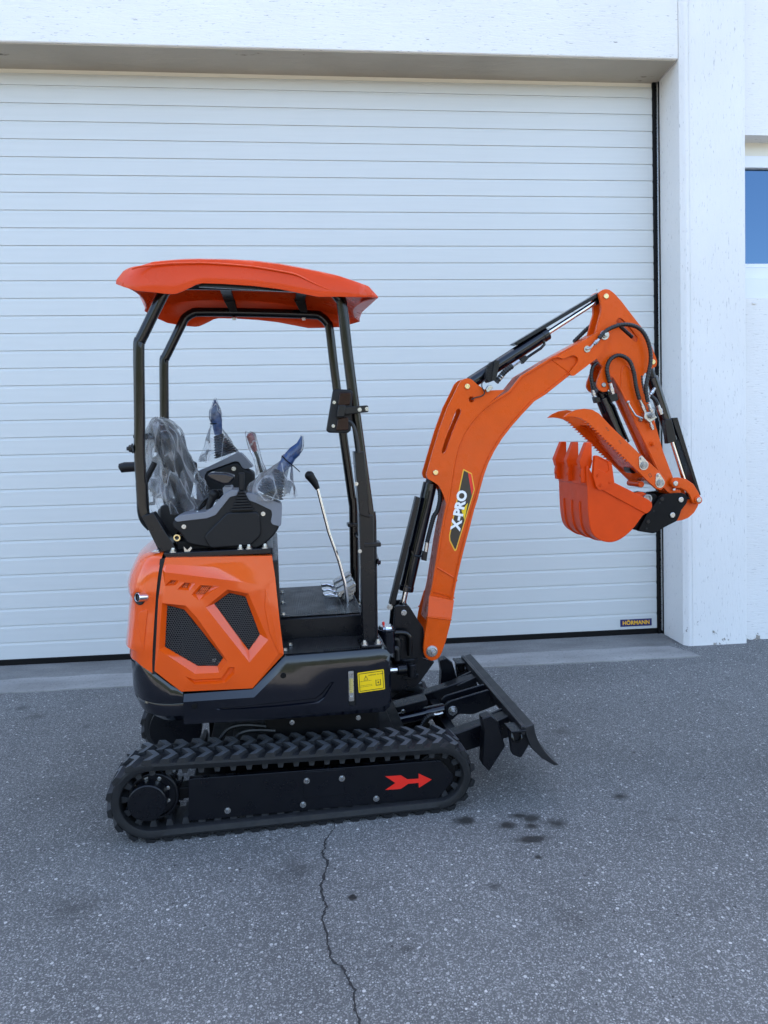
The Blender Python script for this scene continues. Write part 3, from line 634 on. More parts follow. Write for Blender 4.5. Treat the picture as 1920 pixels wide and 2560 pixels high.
for sgn, v0, nm in ((1, -.424, 'side_skirt'), (-1, .424, 'side_skirt')):
    feats = [H_(sk_in, .014), H_(gr_o, .014), H_(gr_i, .007)]; holes = []
    if sgn == 1: g2 = fillet(gh, .006, 3); feats += [H_(g2, .014), ]; holes = [g2]
    m_ = relief(H_(sk, 0), feats, holes, v0, sgn)
    m_.loft([[(a, v0, b_) for a, b_ in sk], [(a, v0 + sgn * .05, b_) for a, b_ in sk]], False)
    ss = m_.build(nm, 'gloss_black', EX, smooth=24, weld=True)
    if sgn == 1:
        SK = ss
        for a, b_ in [(-0.4223,0.5444),(-0.0737,0.6413)]: q_m = MB(); q_m.cyl((a, -.4375, b_), (a, -.441, b_), .0118, n=24); q_m.build('plug_cap', 'black_dull', ss, bevel=.002)
# floor of the gauge recess and gauge
m_ = MB(); m_.box((gh[0][0] - .01, -.428, gh[2][1] - .01), (gh[1][0] + .01, -.424, gh[0][1] + .01)); m_.build('gauge_recess', 'interior_dark', SK)
gp = [(0.1868,0.6384),(0.2087,0.6382),(0.2074,0.5127),(0.1854,0.5131)]
m_ = MB(); m_.prism(fillet(gp, .004, 3), -.440, -.430); gg = m_.build('oil_level_gauge', 'zinc', SK, bevel=.0015)
gi = [(0.1896,0.6078),(0.2054,0.608),(0.2052,0.55),(0.1894,0.5491)]
m_ = MB(); m_.prism(gi, -.4425, -.4395); 
for i in range(7):
    z = gi[2][1] + (gi[0][1] - gi[2][1]) * (i + .5) / 7; m_.box((gi[0][0] + .001, -.4429, z - .0008), (gi[0][0] + .0075, -.4426, z + .0008), 1)
m_.build('sight_glass', ['gauge', 'decal_dark'], SK, bevel=.0)
bolts('gauge_bolt', [(0.1978,0.6298),(0.1971,0.5279)], -.440, .0075, 'zinc', SK)
# warning label
lb = [(0.2235,0.6296),(0.3308,0.6383),(0.335,0.5529),(0.2267,0.5453)]
LBv = -.4396
lo, lr, lu = Vector((lb[3][0], 0, lb[3][1])), Vector((lb[2][0] - lb[3][0], 0, lb[2][1] - lb[3][1])), Vector((lb[0][0] - lb[3][0], 0, lb[0][1] - lb[3][1]))
def LP(a, b_, d=0.): p = lo + lr * a + lu * b_; return (p.x, LBv - d, p.z)
def lrect(mb_, x0, y0, x1, y1, mi, d): mb_.add([LP(x0, y0, d), LP(x1, y0, d), LP(x1, y1, d), LP(x0, y1, d)], [(0, 1, 2, 3)], mi)
m_ = MB(); cq = fillet([(0, 0), (1, 0), (1, 1), (0, 1)], .05); m_.prism([(LP(*c_)[0], LP(*c_)[2]) for c_ in cq], LBv, LBv + .0014)
def lframe(x0, y0, x1, y1, w, h): lrect(m_, x0, y0, x1, y0 + h, 1, .0004); lrect(m_, x0, y1 - h, x1, y1, 1, .0004); lrect(m_, x0, y0 + h, x0 + w, y1 - h, 1, .0004); lrect(m_, x1 - w, y0 + h, x1, y1 - h, 1, .0004)
lframe(.04, .055, .96, .945, .022, .03)
du, dv = lr.normalized(), lu.normalized()
text_mb(m_, 'HYDRAULIC OIL TANK', LP(.69, .80, .0004), du, dv, .0060, 1, off=.00014)
for (ax, ay, bx, by) in ((.30, .81, .22, .59), (.30, .81, .38, .59), (.22, .59, .38, .59)):
    p, q = Vector(LP(ax, ay, .0004)), Vector(LP(bx, by, .0004)); d_ = (q - p).normalized(); o_ = Vector((-d_.z, 0, d_.x)) * .0007; m_.add([p - o_, q - o_, q + o_, p + o_], [(0, 1, 2, 3)], 1)
lrect(m_, .292, .68, .308, .76, 1, .0004); lrect(m_, .292, .63, .308, .655, 1, .0004)
for y in (.535, .33, .265):
    x = .07
    while x < .50: w = random.uniform(.018, .055); lrect(m_, x, y, x + w, y + .018, 1, .0004); x += w + .012
lrect(m_, .66, .26, .685, .54, 1, .0004); lrect(m_, .835, .26, .86, .54, 1, .0004); lrect(m_, .66, .24, .86, .275, 1, .0004); lrect(m_, .70, .50, .81, .52, 1, .0004)
m_.add([LP(.76 + .028 * math.cos(a), .385 + .045 * math.sin(a) * (1.25 if math.sin(a) > 0 else 1), .0004) for a in [i * math.pi / 6 for i in range(12)]], [tuple(range(12))], 1)
m_.build('warning_label', ['decal_yellow', 'decal_dark'], SK)
# front and inner closing of the platform
FR = sk[5][0]
m_ = MB(); m_.prism(fillet([(FR - .02, -.415), (FR + .0, -.36), (FR + .0, .36), (FR - .02, .415)], .0), .47, .70, 'z'); m_.build('front_plate', 'gloss_black', EX, bevel=.006)
m_ = MB(); m_.box((us - .02, -.39, .47), (FR - .03, .39, .56)); m_.box((-.10, -.40, .56), (FR - .03, .40, .708)); m_.build('house_frame', 'black_dull', EX, bevel=.004)
# ---------------- hood
hood = [(-0.5034,1.1357),(-0.3276,1.1304),(-0.0993,1.1239),(-0.0903,1.0357),(-0.0797,0.8644),(-0.0683,0.724),(-0.1968,0.5928),(-0.4718,0.6008),(-0.5201,0.645),(-0.5685,0.6917),(-0.5525,0.8407),(-0.5388,0.9736),(-0.5165,1.0916)]
w1 = [(-0.5075,0.947),(-0.4464,0.9266),(-0.4166,0.8857),(-0.3069,0.7217),(-0.3292,0.6924),(-0.4036,0.6965),(-0.5253,0.7829)]
w1o = [(-0.5237,0.9627),(-0.4357,0.9474),(-0.3967,0.898),(-0.289,0.7149),(-0.3236,0.6713),(-0.4145,0.6733),(-0.5458,0.7795)]
w2 = [(-0.3302,0.9425),(-0.2702,0.9828),(-0.2093,0.9644),(-0.1601,0.8078),(-0.2055,0.7468)]
w2o = [(-0.3614,0.9363),(-0.2758,1.002),(-0.1955,0.9806),(-0.1264,0.7904),(-0.204,0.7039)]
va = [[(-0.4944,1.0355),(-0.4832,1.0455),(-0.47,1.0441),(-0.4787,1.034)], [(-0.4492,1.0184),(-0.4345,1.0322),(-0.4207,1.0295),(-0.429,1.0153)], [(-0.3973,0.9887),(-0.3715,1.0174),(-0.3352,1.014),(-0.3634,0.9868)]]
vao = [[(-0.5093,1.029),(-0.4873,1.051),(-0.4578,1.0468),(-0.4689,1.0288)], [(-0.4647,1.0119),(-0.4367,1.0383),(-0.395,1.034),(-0.4181,1.0053)], [(-0.4126,0.9889),(-0.3789,1.0245),(-0.3042,1.0163),(-0.3845,0.9632)]]
b_hi = [(-0.5027,1.1041),(-0.3297,1.0873),(-0.1366,1.0598),(-0.1042,1.0486)]; 
ridge_o = [(-0.5011,1.1106),(-0.304,1.0886),(-0.0963,1.0496),(-0.1288,1.0093),(-0.145,1.0143),(-0.306,1.0459),(-0.5063,1.0832)]
ridge_i = [(-0.503,1.0869),(-0.3057,1.0526),(-0.1409,1.0181),(-0.1345,1.0137),(-0.1437,1.0149),(-0.306,1.0466),(-0.5063,1.0838)]
gv_o = [(-0.4523,0.6652),(-0.4189,0.6503),(-0.3169,0.648),(-0.2848,0.6905),(-0.2613,0.6887),(-0.2651,0.6621),(-0.3015,0.6268),(-0.4199,0.6304)]
gv_i = [(-0.4337,0.6501),(-0.4174,0.6405),(-0.3121,0.6386),(-0.28,0.6818),(-0.2695,0.6818),(-0.2729,0.6654),(-0.3057,0.6347),(-0.4189,0.6365)]
edge_o = [(-0.1313,0.9973),(-0.1087,0.9347),(-0.08,0.7318),(-0.0901,0.7297),(-0.1215,0.8121),(-0.1382,0.9228)]
edge_i = [(-0.1277,0.9869),(-0.1141,0.9316),(-0.0875,0.7476),(-0.0908,0.7478),(-0.1179,0.8187),(-0.133,0.9225)]
def densify(p, d=.03):
    out = []
    for i in range(len(p)):
        a, b_ = Vector(p[i]), Vector(p[(i + 1) % len(p)]); k_ = max(1, int((b_ - a).length / d)); out += [tuple(a.lerp(b_, j / k_)) for j in range(k_)]
    return out
VH = -.424
for sgn, v0 in ((1, VH), (-1, -VH)):
    feats = [H_(w1o, .012), H_(w1, -.012), H_(w2o, .012), H_(w2, -.012), H_(gv_o, .012), H_(gv_i, -.001), H_(edge_o, .012), H_(edge_i, .018), [(p[0], p[1], h_) for p, h_ in zip(ridge_o, (0, 0, 0, .012, .014, .016, .016))]]
    for a, b_ in zip(va, vao): feats += [H_(b_, .012), H_(a, -.002)]
    inset = [(a * .965 + b_ * .035, c_ * .965 + d_ * .035) for (a, c_), (b_, d_) in zip(hood, [(-.28, .90)] * len(hood))]
    feats = [f_ for f_ in feats if f_ is not None]
    top_l = [(-0.5118,1.0636),(-0.3069,1.0272),(-0.1391,0.9977),(-0.1219,0.9355),(-0.0961,0.7482),(-0.1978,0.6166),(-0.4655,0.6223),(-0.5542,0.6974),(-0.5387,0.8397),(-0.5282,0.9596)]
    feats = feats[:-2] if False else feats
    m_ = relief(H_(hood, 0), feats, [w1, w2] + va, v0, sgn)
    m_.loft([[(a, v0, b_) for a, b_ in hood], [(a, v0 + sgn * .03, b_) for a, b_ in hood]], False)
    ho = m_.build('hood_panel', 'hood_orange', EX, smooth=22, weld=True)
    if sgn == 1: HD = ho
def hexgrid(poly, v, cell, name, parent, bar=.0011, mat='mesh_plastic'):
    m_ = MB(); us_ = [p[0] for p in poly]; zs = [p[1] for p in poly]; dx = cell * math.sqrt(3); dz = cell * 1.5; row = 0; z = min(zs) - cell
    while z < max(zs) + cell:
        x = min(us_) - dx + (dx / 2 if row % 2 else 0)
        while x < max(us_) + dx:
            if inside((x, z), poly):
                c_ = [(x + cell * math.cos(math.pi / 6 + k_ * math.pi / 3), z + cell * math.sin(math.pi / 6 + k_ * math.pi / 3)) for k_ in range(6)]
                q = cell - bar * 1.15; i_ = [(x + q * math.cos(math.pi / 6 + k_ * math.pi / 3), z + q * math.sin(math.pi / 6 + k_ * math.pi / 3)) for k_ in range(6)]
                m_.add([(a, v, b_) for a, b_ in c_] + [(a, v, b_) for a, b_ in i_] + [(a, v + .003, b_) for a, b_ in i_],
                       [(k_, (k_ + 1) % 6, 6 + (k_ + 1) % 6, 6 + k_) for k_ in range(6)] + [(6 + k_, 6 + (k_ + 1) % 6, 12 + (k_ + 1) % 6, 12 + k_) for k_ in range(6)])
            x += dx
        z += dz; row += 1
    o_ = m_.build(name, mat, parent, smooth=10); o_['kind'] = 'stuff'
hexgrid(w1, VH + .010, .0052, 'mesh_grille', HD); hexgrid(w2, VH + .010, .0052, 'mesh_grille', HD)
for a in va: hexgrid(a, VH - .002, .0040, 'vent_grille', HD, .0012, 'hood_orange')
# engine behind the mesh, with dark boxes added to block light coming through
m_ = MB(); m_.box((-.47, -.345, .58), (-.13, .36, 1.10)); m_.box((-.62, .20, .58), (-.471, .36, 1.06)); m_.cyl((-.40, -.37, .90), (-.40, -.34, .90), .05, n=24); m_.cyl((-.33, -.375, .70), (-.33, -.34, .70), .05, n=24); m_.cyl((-.19, -.37, .93), (-.19, -.34, .93), .06, n=24); m_.build('engine_and_light_block', 'black_dull', EX, bevel=.01)
for u_, z_ in ((-.345, .705), (-.325, .69), (-.33, .665), (-.31, .70)): m_ = MB(); m_.bolt((u_, -.378, z_), .006); m_.build('engine_bolt', 'zinc', EX)
m_ = MB(); m_.box((-.12, -.40, .70), (-.075, .40, 1.10)); m_.build('seat_bulkhead', 'black_steel', EX, bevel=.004)
# rear hood cover, rounded in plan, with a gap to the side panel
gap = [(-0.5142,1.1343),(-0.5351,1.0397),(-0.549,0.9609),(-0.5624,0.8682),(-0.574,0.7071)]
ug = lambda z: gap[0][0] + (gap[-1][0] - gap[0][0]) * max(0, min(1, (gap[0][1] - z) / (gap[0][1] - gap[-1][1]))) ** .7 - .004
m_ = MB(); rings = []
for z, ur, hv in ((.69, -0.695, .418), (.73, -0.702, .421), (.764, -0.702, .4215), (.774, -0.718, .424), (.80, -0.713, .424), (.86, -0.704, .422), (.92, -0.696, .422), (.968, -0.688, .422), (.985, -0.696, .426), (1.02, -0.696, .426), (1.06, -0.683, .424), (1.10, -0.662, .419), (1.128, -.645, .408), (1.142, -.622, .392), (1.147, -.60, .37)):
    ring = []
    for a, b_ in plan(ug(z), ur, hv, 36, 2.8):
        zz = z
        if z < .71: zz = ztop(a, b_) + .004 if True else z
        ring.append((a, b_, zz))
    rings.append(ring)
m_.loft(rings, False, closed=False)
n_ = len(rings[-1]); m_.add(rings[-1], [tuple(range(n_))])
rc = m_.build('rear_hood', 'hood_orange', EX, smooth=40)
m_ = MB(); m_.loft([[(ug(z) - .004, -.416, z), (ug(z) + .016, -.416, z), (ug(z) + .016, -.39, z), (ug(z) - .004, -.39, z)] for z in (.676, .75, .9, 1.0, 1.13)]); m_.build('hood_gap_shade', 'interior_dark', EX)  # dark strip standing in for the shade inside the hood gap
# muffler outlet
e0, e1 = (-0.5772,0.983), (-0.6131,0.9905)
m_ = MB(); m_.ring((e1[0], -.44, e1[1]), (e0[0], -.405, e0[1]), .0165, .0145, 28); exo = m_.build('exhaust_pipe', 'chrome', EX, bevel=.001)
m_ = MB(); m_.cyl((e1[0] + .006, -.437, e1[1]), (e0[0], -.406, e0[1]), .0143, n=24); m_.build('pipe_bore', 'interior_dark', exo)
rc_ = (-0.594,0.9788)
m_ = MB(); m_.cyl((rc_[0], -.382, rc_[1]), (rc_[0] - .020, -.409, rc_[1]), .027, .026, n=32); m_.build('exhaust_recess_shade', 'interior_dark', EX, bevel=.002)  # dark disc on the hood surface paints the shade of the recess
# raised ribs on the rear hood
for k_, pts in enumerate(([(-0.6122,0.9289),(-0.5802,0.937),(-0.5918,0.8673),(-0.6054,0.7739),(-0.6125,0.8149),(-0.6191,0.8959)], )):
    m_ = MB(); m_.prism(fillet(pts, .01), -.424, -.380); m_.build('hood_rib', 'hood_orange', rc, bevel=.008, seg=3)
# top deck of the engine bay
m_ = MB(); m_.prism(fillet([(-.515, -.40), (-.095, -.40), (-.095, .40), (-.515, .40)], .02), 1.128, 1.150, 'z'); m_.build('engine_deck', 'black_steel', EX, bevel=.003)

# ---------------- operator platform
def ribbed(u0, u1, v0, v1, z, pitch, name, mat, parent, depth=.0022, wave=None):
    n_ = int((u1 - u0) / pitch); pr = []
    for i in range(n_):
        a = u0 + i * pitch; pr += [(a, z), (a + pitch * .42, z), (a + pitch * .5, z - depth), (a + pitch * .92, z - depth)]
    pr.append((u1, z)); m_ = MB(); vv = [v0 + (v1 - v0) * i / 6 for i in range(7)] if wave else [v0, v1]
    m_.loft([[(a, v, b_ + (wave(a, v) if wave else 0)) for a, b_ in pr] for v in vv], False, closed=False)
    return m_.build(name, mat, parent, smooth=15)
fl = MB(); fl.prism(fillet([(-.085, -.412), (FR - .055, -.412), (FR - .012, -.37), (FR - .012, .412), (-.085, .412)], [0, .02, .02, .02, 0]), .700, .7125, 'z'); flo = fl.build('floor_plate', 'black_steel', EX, bevel=.003)
ribbed(-.075, FR - .05, -.405, -.212, .7185, .0075, 'floor_mat', 'mat_rubber', flo, wave=lambda a, v: .008 * math.exp(-((a - .02) / .05) ** 2) * max(0, (v + .30) / .1) + .006 * math.exp(-((a - .14) / .06) ** 2) * max(0, (v + .33) / .12))
m_ = MB(); m_.prism(fillet([(-.085, -.21), (.285, -.21), (.285, .40), (-.085, .40)], [0, .012, .012, 0]), .713, .812, 'z', holes=[]); fb_ = m_.build('foot_box', 'black_steel', EX, bevel=.006)
ribbed(-.078, .205, -.200, .39, .8185, .0082, 'box_mat', 'mat_rubber', fb_); ribbed(.205, .278, -.200, .02, .8185, .0082, 'box_mat', 'mat_rubber', fb_)
m_ = MB(); m_.box((.208, .025, .8125), (.276, .30, .8135)); m_.build('pedal_slot', 'interior_dark', fb_)
for a, v in ((-.062, -.17), (-.062, .05), (-.062, .27)): m_ = MB(); m_.bolt((a, v, .8185), .009, d=(0, 0, 1)); m_.build('mat_bolt', 'zinc', fb_)
for a, v in ((-.062, -.36), (-.04, -.29)): m_ = MB(); m_.bolt((a, v, .719), .010, d=(0, 0, 1)); m_.build('mat_bolt', 'zinc', flo)
for a, v in ((.262, -.385), (.318, -.385), (.318, -.29), (.325, .30)): m_ = MB(); m_.bolt((a, v, .728), .0125, d=(0, 0, 1), dome=True); m_.build('post_bolt', 'zinc', flo)
m_ = MB(); m_.prism(fillet([(.245, -.402), (.335, -.402), (.335, -.275), (.245, -.275)], .012), .719, .728, 'z'); m_.build('post_foot', 'black_steel', EX, bevel=.002)
m_ = MB(); m_.prism(fillet([(.245, .275), (.335, .275), (.335, .402), (.245, .402)], .012), .719, .728, 'z'); m_.build('post_foot', 'black_steel', EX, bevel=.002)
# three folding foot pedals, cast aluminium look
def pedal(v, dz, du_):
    T_ = lambda pts: [(a + du_, b_ + dz) for a, b_ in pts]
    toe = T_([(0.1251,0.8554),(0.1549,0.8587),(0.1745,0.8525),(0.1843,0.8462),(0.1968,0.8492),(0.1966,0.8429),(0.1815,0.8375),(0.1704,0.8394),(0.1297,0.845)])
    body = T_([(0.1897,0.8623),(0.2125,0.8762),(0.2719,0.907),(0.2773,0.8953),(0.2763,0.8865),(0.2117,0.8484),(0.1966,0.8429),(0.1893,0.8471)])
    m_ = MB(); m_.prism(toe, v - .028, v + .028); p_ = m_.build('foot_pedal', 'chrome', EX, bevel=.004)
    m_ = MB(); m_.prism(body, v - .03, v + .03); m_.build('pedal_plate', 'zinc', p_, bevel=.004)
    side = T_([(0.2243,0.8565),(0.2738,0.8854),(0.274,0.8651),(0.2439,0.8427),(0.2316,0.8472)]); m_ = MB(); m_.prism(side, v - .034, v - .030); m_.build('pedal_bracket', 'zinc', p_, bevel=.001)
    leg = T_([(0.2191,0.848),(0.2693,0.8578),(0.2597,0.8253),(0.2508,0.822),(0.2209,0.8238),(0.2148,0.8292)]); m_ = MB(); m_.prism(leg, v - .026, v + .02); m_.build('pedal_leg', 'zinc', p_, bevel=.002)
    st_ = T_([(0.2247,0.8248),(0.2496,0.8234),(0.2481,0.7955),(0.2251,0.7969)]); m_ = MB(); m_.prism(st_, v - .012, v + .008); m_.build('pedal_stem', 'zinc', p_, bevel=.001)
    m_ = MB(); c_ = T_([(0.2017,0.849)])[0]; m_.cyl((c_[0], v - .036, c_[1]), (c_[0], v + .03, c_[1]), .0075, n=14); m_.build('pedal_hinge', 'zinc', p_)
pedal(.045, 0, 0); pedal(.145, .0, -.0); pedal(.24, .006, .0)
# blade lever
lv = [(0.1562,1.1516),(0.1715,1.1029),(0.1983,1.0176),(0.2224,0.9143),(0.2256,0.8904)]
lt = [(0.0775,1.4099),(0.0981,1.3795),(0.1122,1.3492)]
m_ = MB(); m_.tube([(lt[2][0], -.02, lt[2][1])] + P3(lv, -.02) + [(.232, -.02, .815)], .0078, 12); lvo = m_.build('blade_lever', 'chrome', EX)
m_ = MB(); m_.tube([(lt[0][0] - .006, -.02, lt[0][1] + .006), (lt[0][0], -.02, lt[0][1]), (lt[1][0], -.02, lt[1][1]), (lt[2][0], -.02, lt[2][1])], [.010, .021, .017, .011], 14); m_.build('lever_knob', 'plastic_dark', lvo)
m_ = MB(); m_.ball((lt[0][0], -.02, lt[0][1]), .0215, n=16); m_.build('knob_cap', 'plastic_dark', lvo)

# ---------------- canopy frame: near and far hoop, cross bars
hoopT = [(-.592, 1.30), (-.594, 1.52), (-.586, 1.66), (-.573, 1.935), (-.566, 1.965), (-.55, 1.995), (-.480, 2.125), (-.462, 2.152), (-.43, 2.172), (-.39, 2.178), (-.15, 2.176), (.13, 2.168), (.175, 2.158), (.205, 2.128), (.216, 2.09), (.240, 1.83), (.302, 1.27), (.309, 1.235)]
sm = spline(hoopT, 4)
for v in (-.32, .32):
    m_ = MB(); m_.tube([(a, v, b_) for a, b_ in sm], .0212, 18); hp_ = m_.build('canopy_post', 'tube_black', EX, smooth=50)
    ft = spline([(-.592, v, 1.36), (-.593, v, 1.31), (-.585, v, 1.275), (-.562, v, 1.245)], 4)
    m_ = MB(); m_.tube([(-.592, v, 1.42)] + ft[1:], .0235, 18); m_.build('post_socket', 'tube_black', EX, smooth=50)
    leg = [(-0.5934,1.2917),(-0.5494,1.3042),(-0.4679,1.1516),(-0.4705,1.1469),(-0.5375,1.1481),(-0.5381,1.1535)]
    m_ = MB(); m_.prism(leg, v - .035, v + .035); m_.build('post_base', 'black_steel', EX, bevel=.003)
    m_ = MB(); m_.tube([(.306, v, 1.27), (.309, v, 1.235), (.304, v, .73)], .0235, 18); m_.build('front_post_lower', 'tube_black', EX, smooth=50)
gp1 = [(0.2431,1.5215),(0.2836,1.5205),(0.2991,1.2499),(0.2579,1.2645)]; gp2 = [(0.2574,1.2662),(0.3161,1.2608),(0.315,0.7209),(0.2608,0.7246)]
for pts, v9 in ((gp1, -.362), (gp2, -.352)): m_ = MB(); m_.prism(pts, v9, -.290); m_.build('post_cover', 'black_steel', EX, bevel=.003)
bolts('cover_bolt', [(0.2483,1.3912),(0.2556,1.1149)], -.362, .006, 'zinc', EX)
for v in (-.32, .32):
    m_ = MB(); c_ = (.305, v, 1.14); m_.box((.275, v - .034, 1.128), (.345, v + .034, 1.146)); m_.build('post_clamp', 'black_steel', EX, bevel=.003)
m_ = MB(); m_.tube([(.315, .32, 1.09), (.345, .1, 1.07), (.345, -.1, 1.07), (.33, -.31, 1.06)], .013, 12); m_.build('front_cross_bar', 'tube_black', EX)
m_ = MB(); m_.bolt((.335, -.325, 1.058), .010, d=(1, -.3, 0)); m_.build('bar_reflector', 'red_glass', EX)
m_ = MB(); m_.tube([(-.60, -.32, 1.60), (-.612, -.2, 1.60), (-.612, .2, 1.60), (-.60, .32, 1.60)], .014, 12); m_.build('rear_cross_bar', 'tube_black', EX)
m_ = MB(); m_.bolt((-.617, -.32, 1.555), .0145, d=(-1, 0, 0), dome=True); m_.build('rear_bolt', 'black_steel', EX)
for u_ in (-.25, .08):
    a0 = .012
    m_ = MB(); m_.prism([(u_ - .035, 2.235), (u_ + .02, 2.235), (u_ + .03, 2.175), (u_ - .005, 2.175)], .285, .30); m_.prism([(u_ - .035, 2.235), (u_ + .02, 2.235), (u_ + .03, 2.175), (u_ - .005, 2.175)], -.30, -.285)
    m_.box((u_ - .03, -.30, 2.222), (u_ + .018, .30, 2.236)); m_.build('roof_bearer', 'black_steel', EX, bevel=.003)
    m_ = MB(); m_.bolt((u_ + .012, .32, 2.152), .010, d=(0, 0, -1)); m_.build('roof_bolt', 'zinc', EX)
# canopy roof shell: cross sections along u from near lower edge over the top to the far lower edge
low = [(-0.625,2.1581),(-0.5986,2.1479),(-0.5571,2.1378),(-0.5022,2.1303),(-0.4631,2.1259),(-0.4304,2.1229),(-0.4105,2.125),(-0.3902,2.1331),(-0.3631,2.1459),(-0.3392,2.1581),(-0.3156,2.1636),(-0.2354,2.1617),(-0.1274,2.1553),(-0.0319,2.1446),(0.0437,2.1303),(0.1165,2.1165),(0.1975,2.1177),(0.2757,2.1189),(0.3114,2.117),(0.3471,2.1131)]
top = [(-0.5834,2.2182),(-0.5701,2.2229),(-0.5437,2.2305),(-0.4976,2.2402),(-0.458,2.2447),(-0.425,2.2478),(-0.4052,2.2494),(-0.3853,2.251),(-0.3587,2.252),(-0.3355,2.2524),(-0.3122,2.2527),(-0.2318,2.2525),(-0.1237,2.2487),(-0.0282,2.2392),(0.0474,2.2267),(0.1202,2.2133),(0.2007,2.1971),(0.2784,2.1766),(0.3138,2.1604),(0.3453,2.1274)]
crease = [(-0.5789,2.2075),(-0.5656,2.2136),(-0.5393,2.2204),(-0.4967,2.2262),(-0.4573,2.2306),(-0.4244,2.2337),(-0.4047,2.2346),(-0.3849,2.2355),(-0.3584,2.2365),(-0.3352,2.2368),(-0.312,2.2372),(-0.232,2.2342),(-0.1244,2.2256),(-0.0294,2.2114),(0.0357,2.198),(0.0938,2.1701),(0.1699,2.138),(0.2334,2.1351),(0.276,2.1319),(0.3187,2.1254)]
def vw(u):                                       # half width in plan, corners cut
    e0 = max(0, (-.56 - u) / .075); e1 = max(0, (u - .27) / .08); return .41 - .105 * min(1, e0) ** 1.3 - .105 * min(1, e1) ** 1.3
lw = [.305, .355, .39] + [.41] * 14 + [.395, .36, .305]
low[0], low[1], low[-2], low[-1] = (-0.6456,2.1791), (-0.6088,2.1587), (0.3183,2.1263), (0.363,2.1323)
top[0], top[1], top[-2], top[-1] = (-0.6014,2.2402), (-0.5789,2.234), (0.3207,2.1704), (0.3604,2.1462)
rings = []
for (a, zl), (b_, zt_), (cu, zc_), h in zip(low, top, crease, lw):
    pass; u2 = a * .35 + b_ * .65
    def sec(sg): return [(a, sg * h, zl), (a * .92 + b_ * .08, sg * (h + .002), zl + (zt_ - zl) * .25), (u2, sg * (h - .006), zl + (zt_ - zl) * .80), (b_, sg * (h - .014), zt_), (b_ * .985 - .001, sg * (h - .06), zt_ + .014), (b_ * .97 - .002, sg * h * .55, zt_ + .030)]
    n_ = sec(-1); f_ = sec(1); rings.append(n_ + [(b_ * .96 - .003, 0, zt_ + .036)] + f_[::-1])
m_ = MB(); m_.loft(rings, False, closed=False)
def endcap(r):                                    # close front and rear with a sloping visor
    n_ = len(r); m_.add(r, [tuple(range(n_))])

def visor(r, du, k_=8):                            # rear and front visor: end face whose lower hem bows inwards
    n_ = len(r); a, b_ = Vector(r[0]), Vector(r[-1]); hem = []
    for i in range(1, k_): s_ = i / k_; p = b_.lerp(a, s_); p.x += du * math.sin(math.pi * s_) ** .7; p.z += .012 * math.sin(math.pi * s_); hem.append(p)
    m_.add(list(r) + hem, [tuple(range(n_ + len(hem)))])
visor(rings[0], .035); visor(rings[-1], -.06)
cn = m_.build('canopy_roof', 'canopy_orange', EX, smooth=24, weld=True)
q = cn.modifiers.new('t', 'SOLIDIFY'); q.thickness = .006; q.offset = -1
q = cn.modifiers.new('b', 'BEVEL'); q.width = .002; q.segments = 2; q.limit_method = 'ANGLE'; q.angle_limit = R_(50)
cr = [(c_[0], -(vw(c_[0]) - .001), c_[1]) for c_ in crease[1:17]]
m_ = MB(); m_.tube(spline(cr, 3), .0035, 6); m_.build('roof_crease', 'canopy_orange', cn)
m_ = MB(); m_.prism([(-.33, 2.155), (.10, 2.135), (.10, 2.145), (-.33, 2.165)], -.39, -.375); m_.build('roof_side_rail', 'black_steel', cn)

# ---------------- work lamp on the near front post
mo = [(0.165,1.765),(0.1747,1.7699),(0.2332,1.767),(0.2455,1.7567),(0.2422,1.7437),(0.231,1.6056),(0.2174,1.5949),(0.1438,1.5987),(0.1339,1.6076)]
m_ = MB(); m_.prism(fillet(mo, .012), -.375, -.335); lam = m_.build('work_lamp', 'plastic_dark', EX, bevel=.006, seg=3)
for ln in ([(0.1898,1.7558),(0.2348,1.7552),(0.2284,1.7065),(0.1795,1.7037)], [(0.1781,1.6534),(0.222,1.6598),(0.2205,1.6071),(0.1694,1.6068)]): m_ = MB(); m_.prism(fillet(ln, .008), -.382, -.372); m_.build('lamp_lens', 'red_glass', lam, bevel=.004)
m_ = MB(); m_.prism([(0.1825,1.7072),(0.2101,1.7054),(0.2052,1.6601),(0.1724,1.6586)], -.398, -.37); m_.build('lamp_bracket', 'black_steel', lam, bevel=.003)
m_ = MB(); m_.prism(fillet([(0.2053,1.6979),(0.2966,1.7036),(0.3009,1.6992),(0.3003,1.6762),(0.2066,1.6692)], .006), -.395, -.388); cl = m_.build('lamp_clamp', 'black_steel', lam, bevel=.002)
bolts('clamp_bolt', [(0.2654,1.6868),(0.2947,1.6892)], -.395, .006, 'zinc', lam)
m_ = MB(); m_.bolt(((0.1669,1.7175)[0], -.378, (0.1669,1.7175)[1]), .005); m_.bolt(((0.1605,1.625)[0], -.378, (0.1605,1.625)[1]), .005); m_.build('lamp_screw', 'zinc', lam)
m_ = MB(); m_.tube(spline(P3([(0.1991,1.6353),(0.2192,1.6422),(0.2359,1.6324),(0.2477,1.6052),(0.2561,1.5611),(0.2602,1.5169)], -.372), 5), .0075, 8); m_.build('lamp_cable', 'hose', lam)

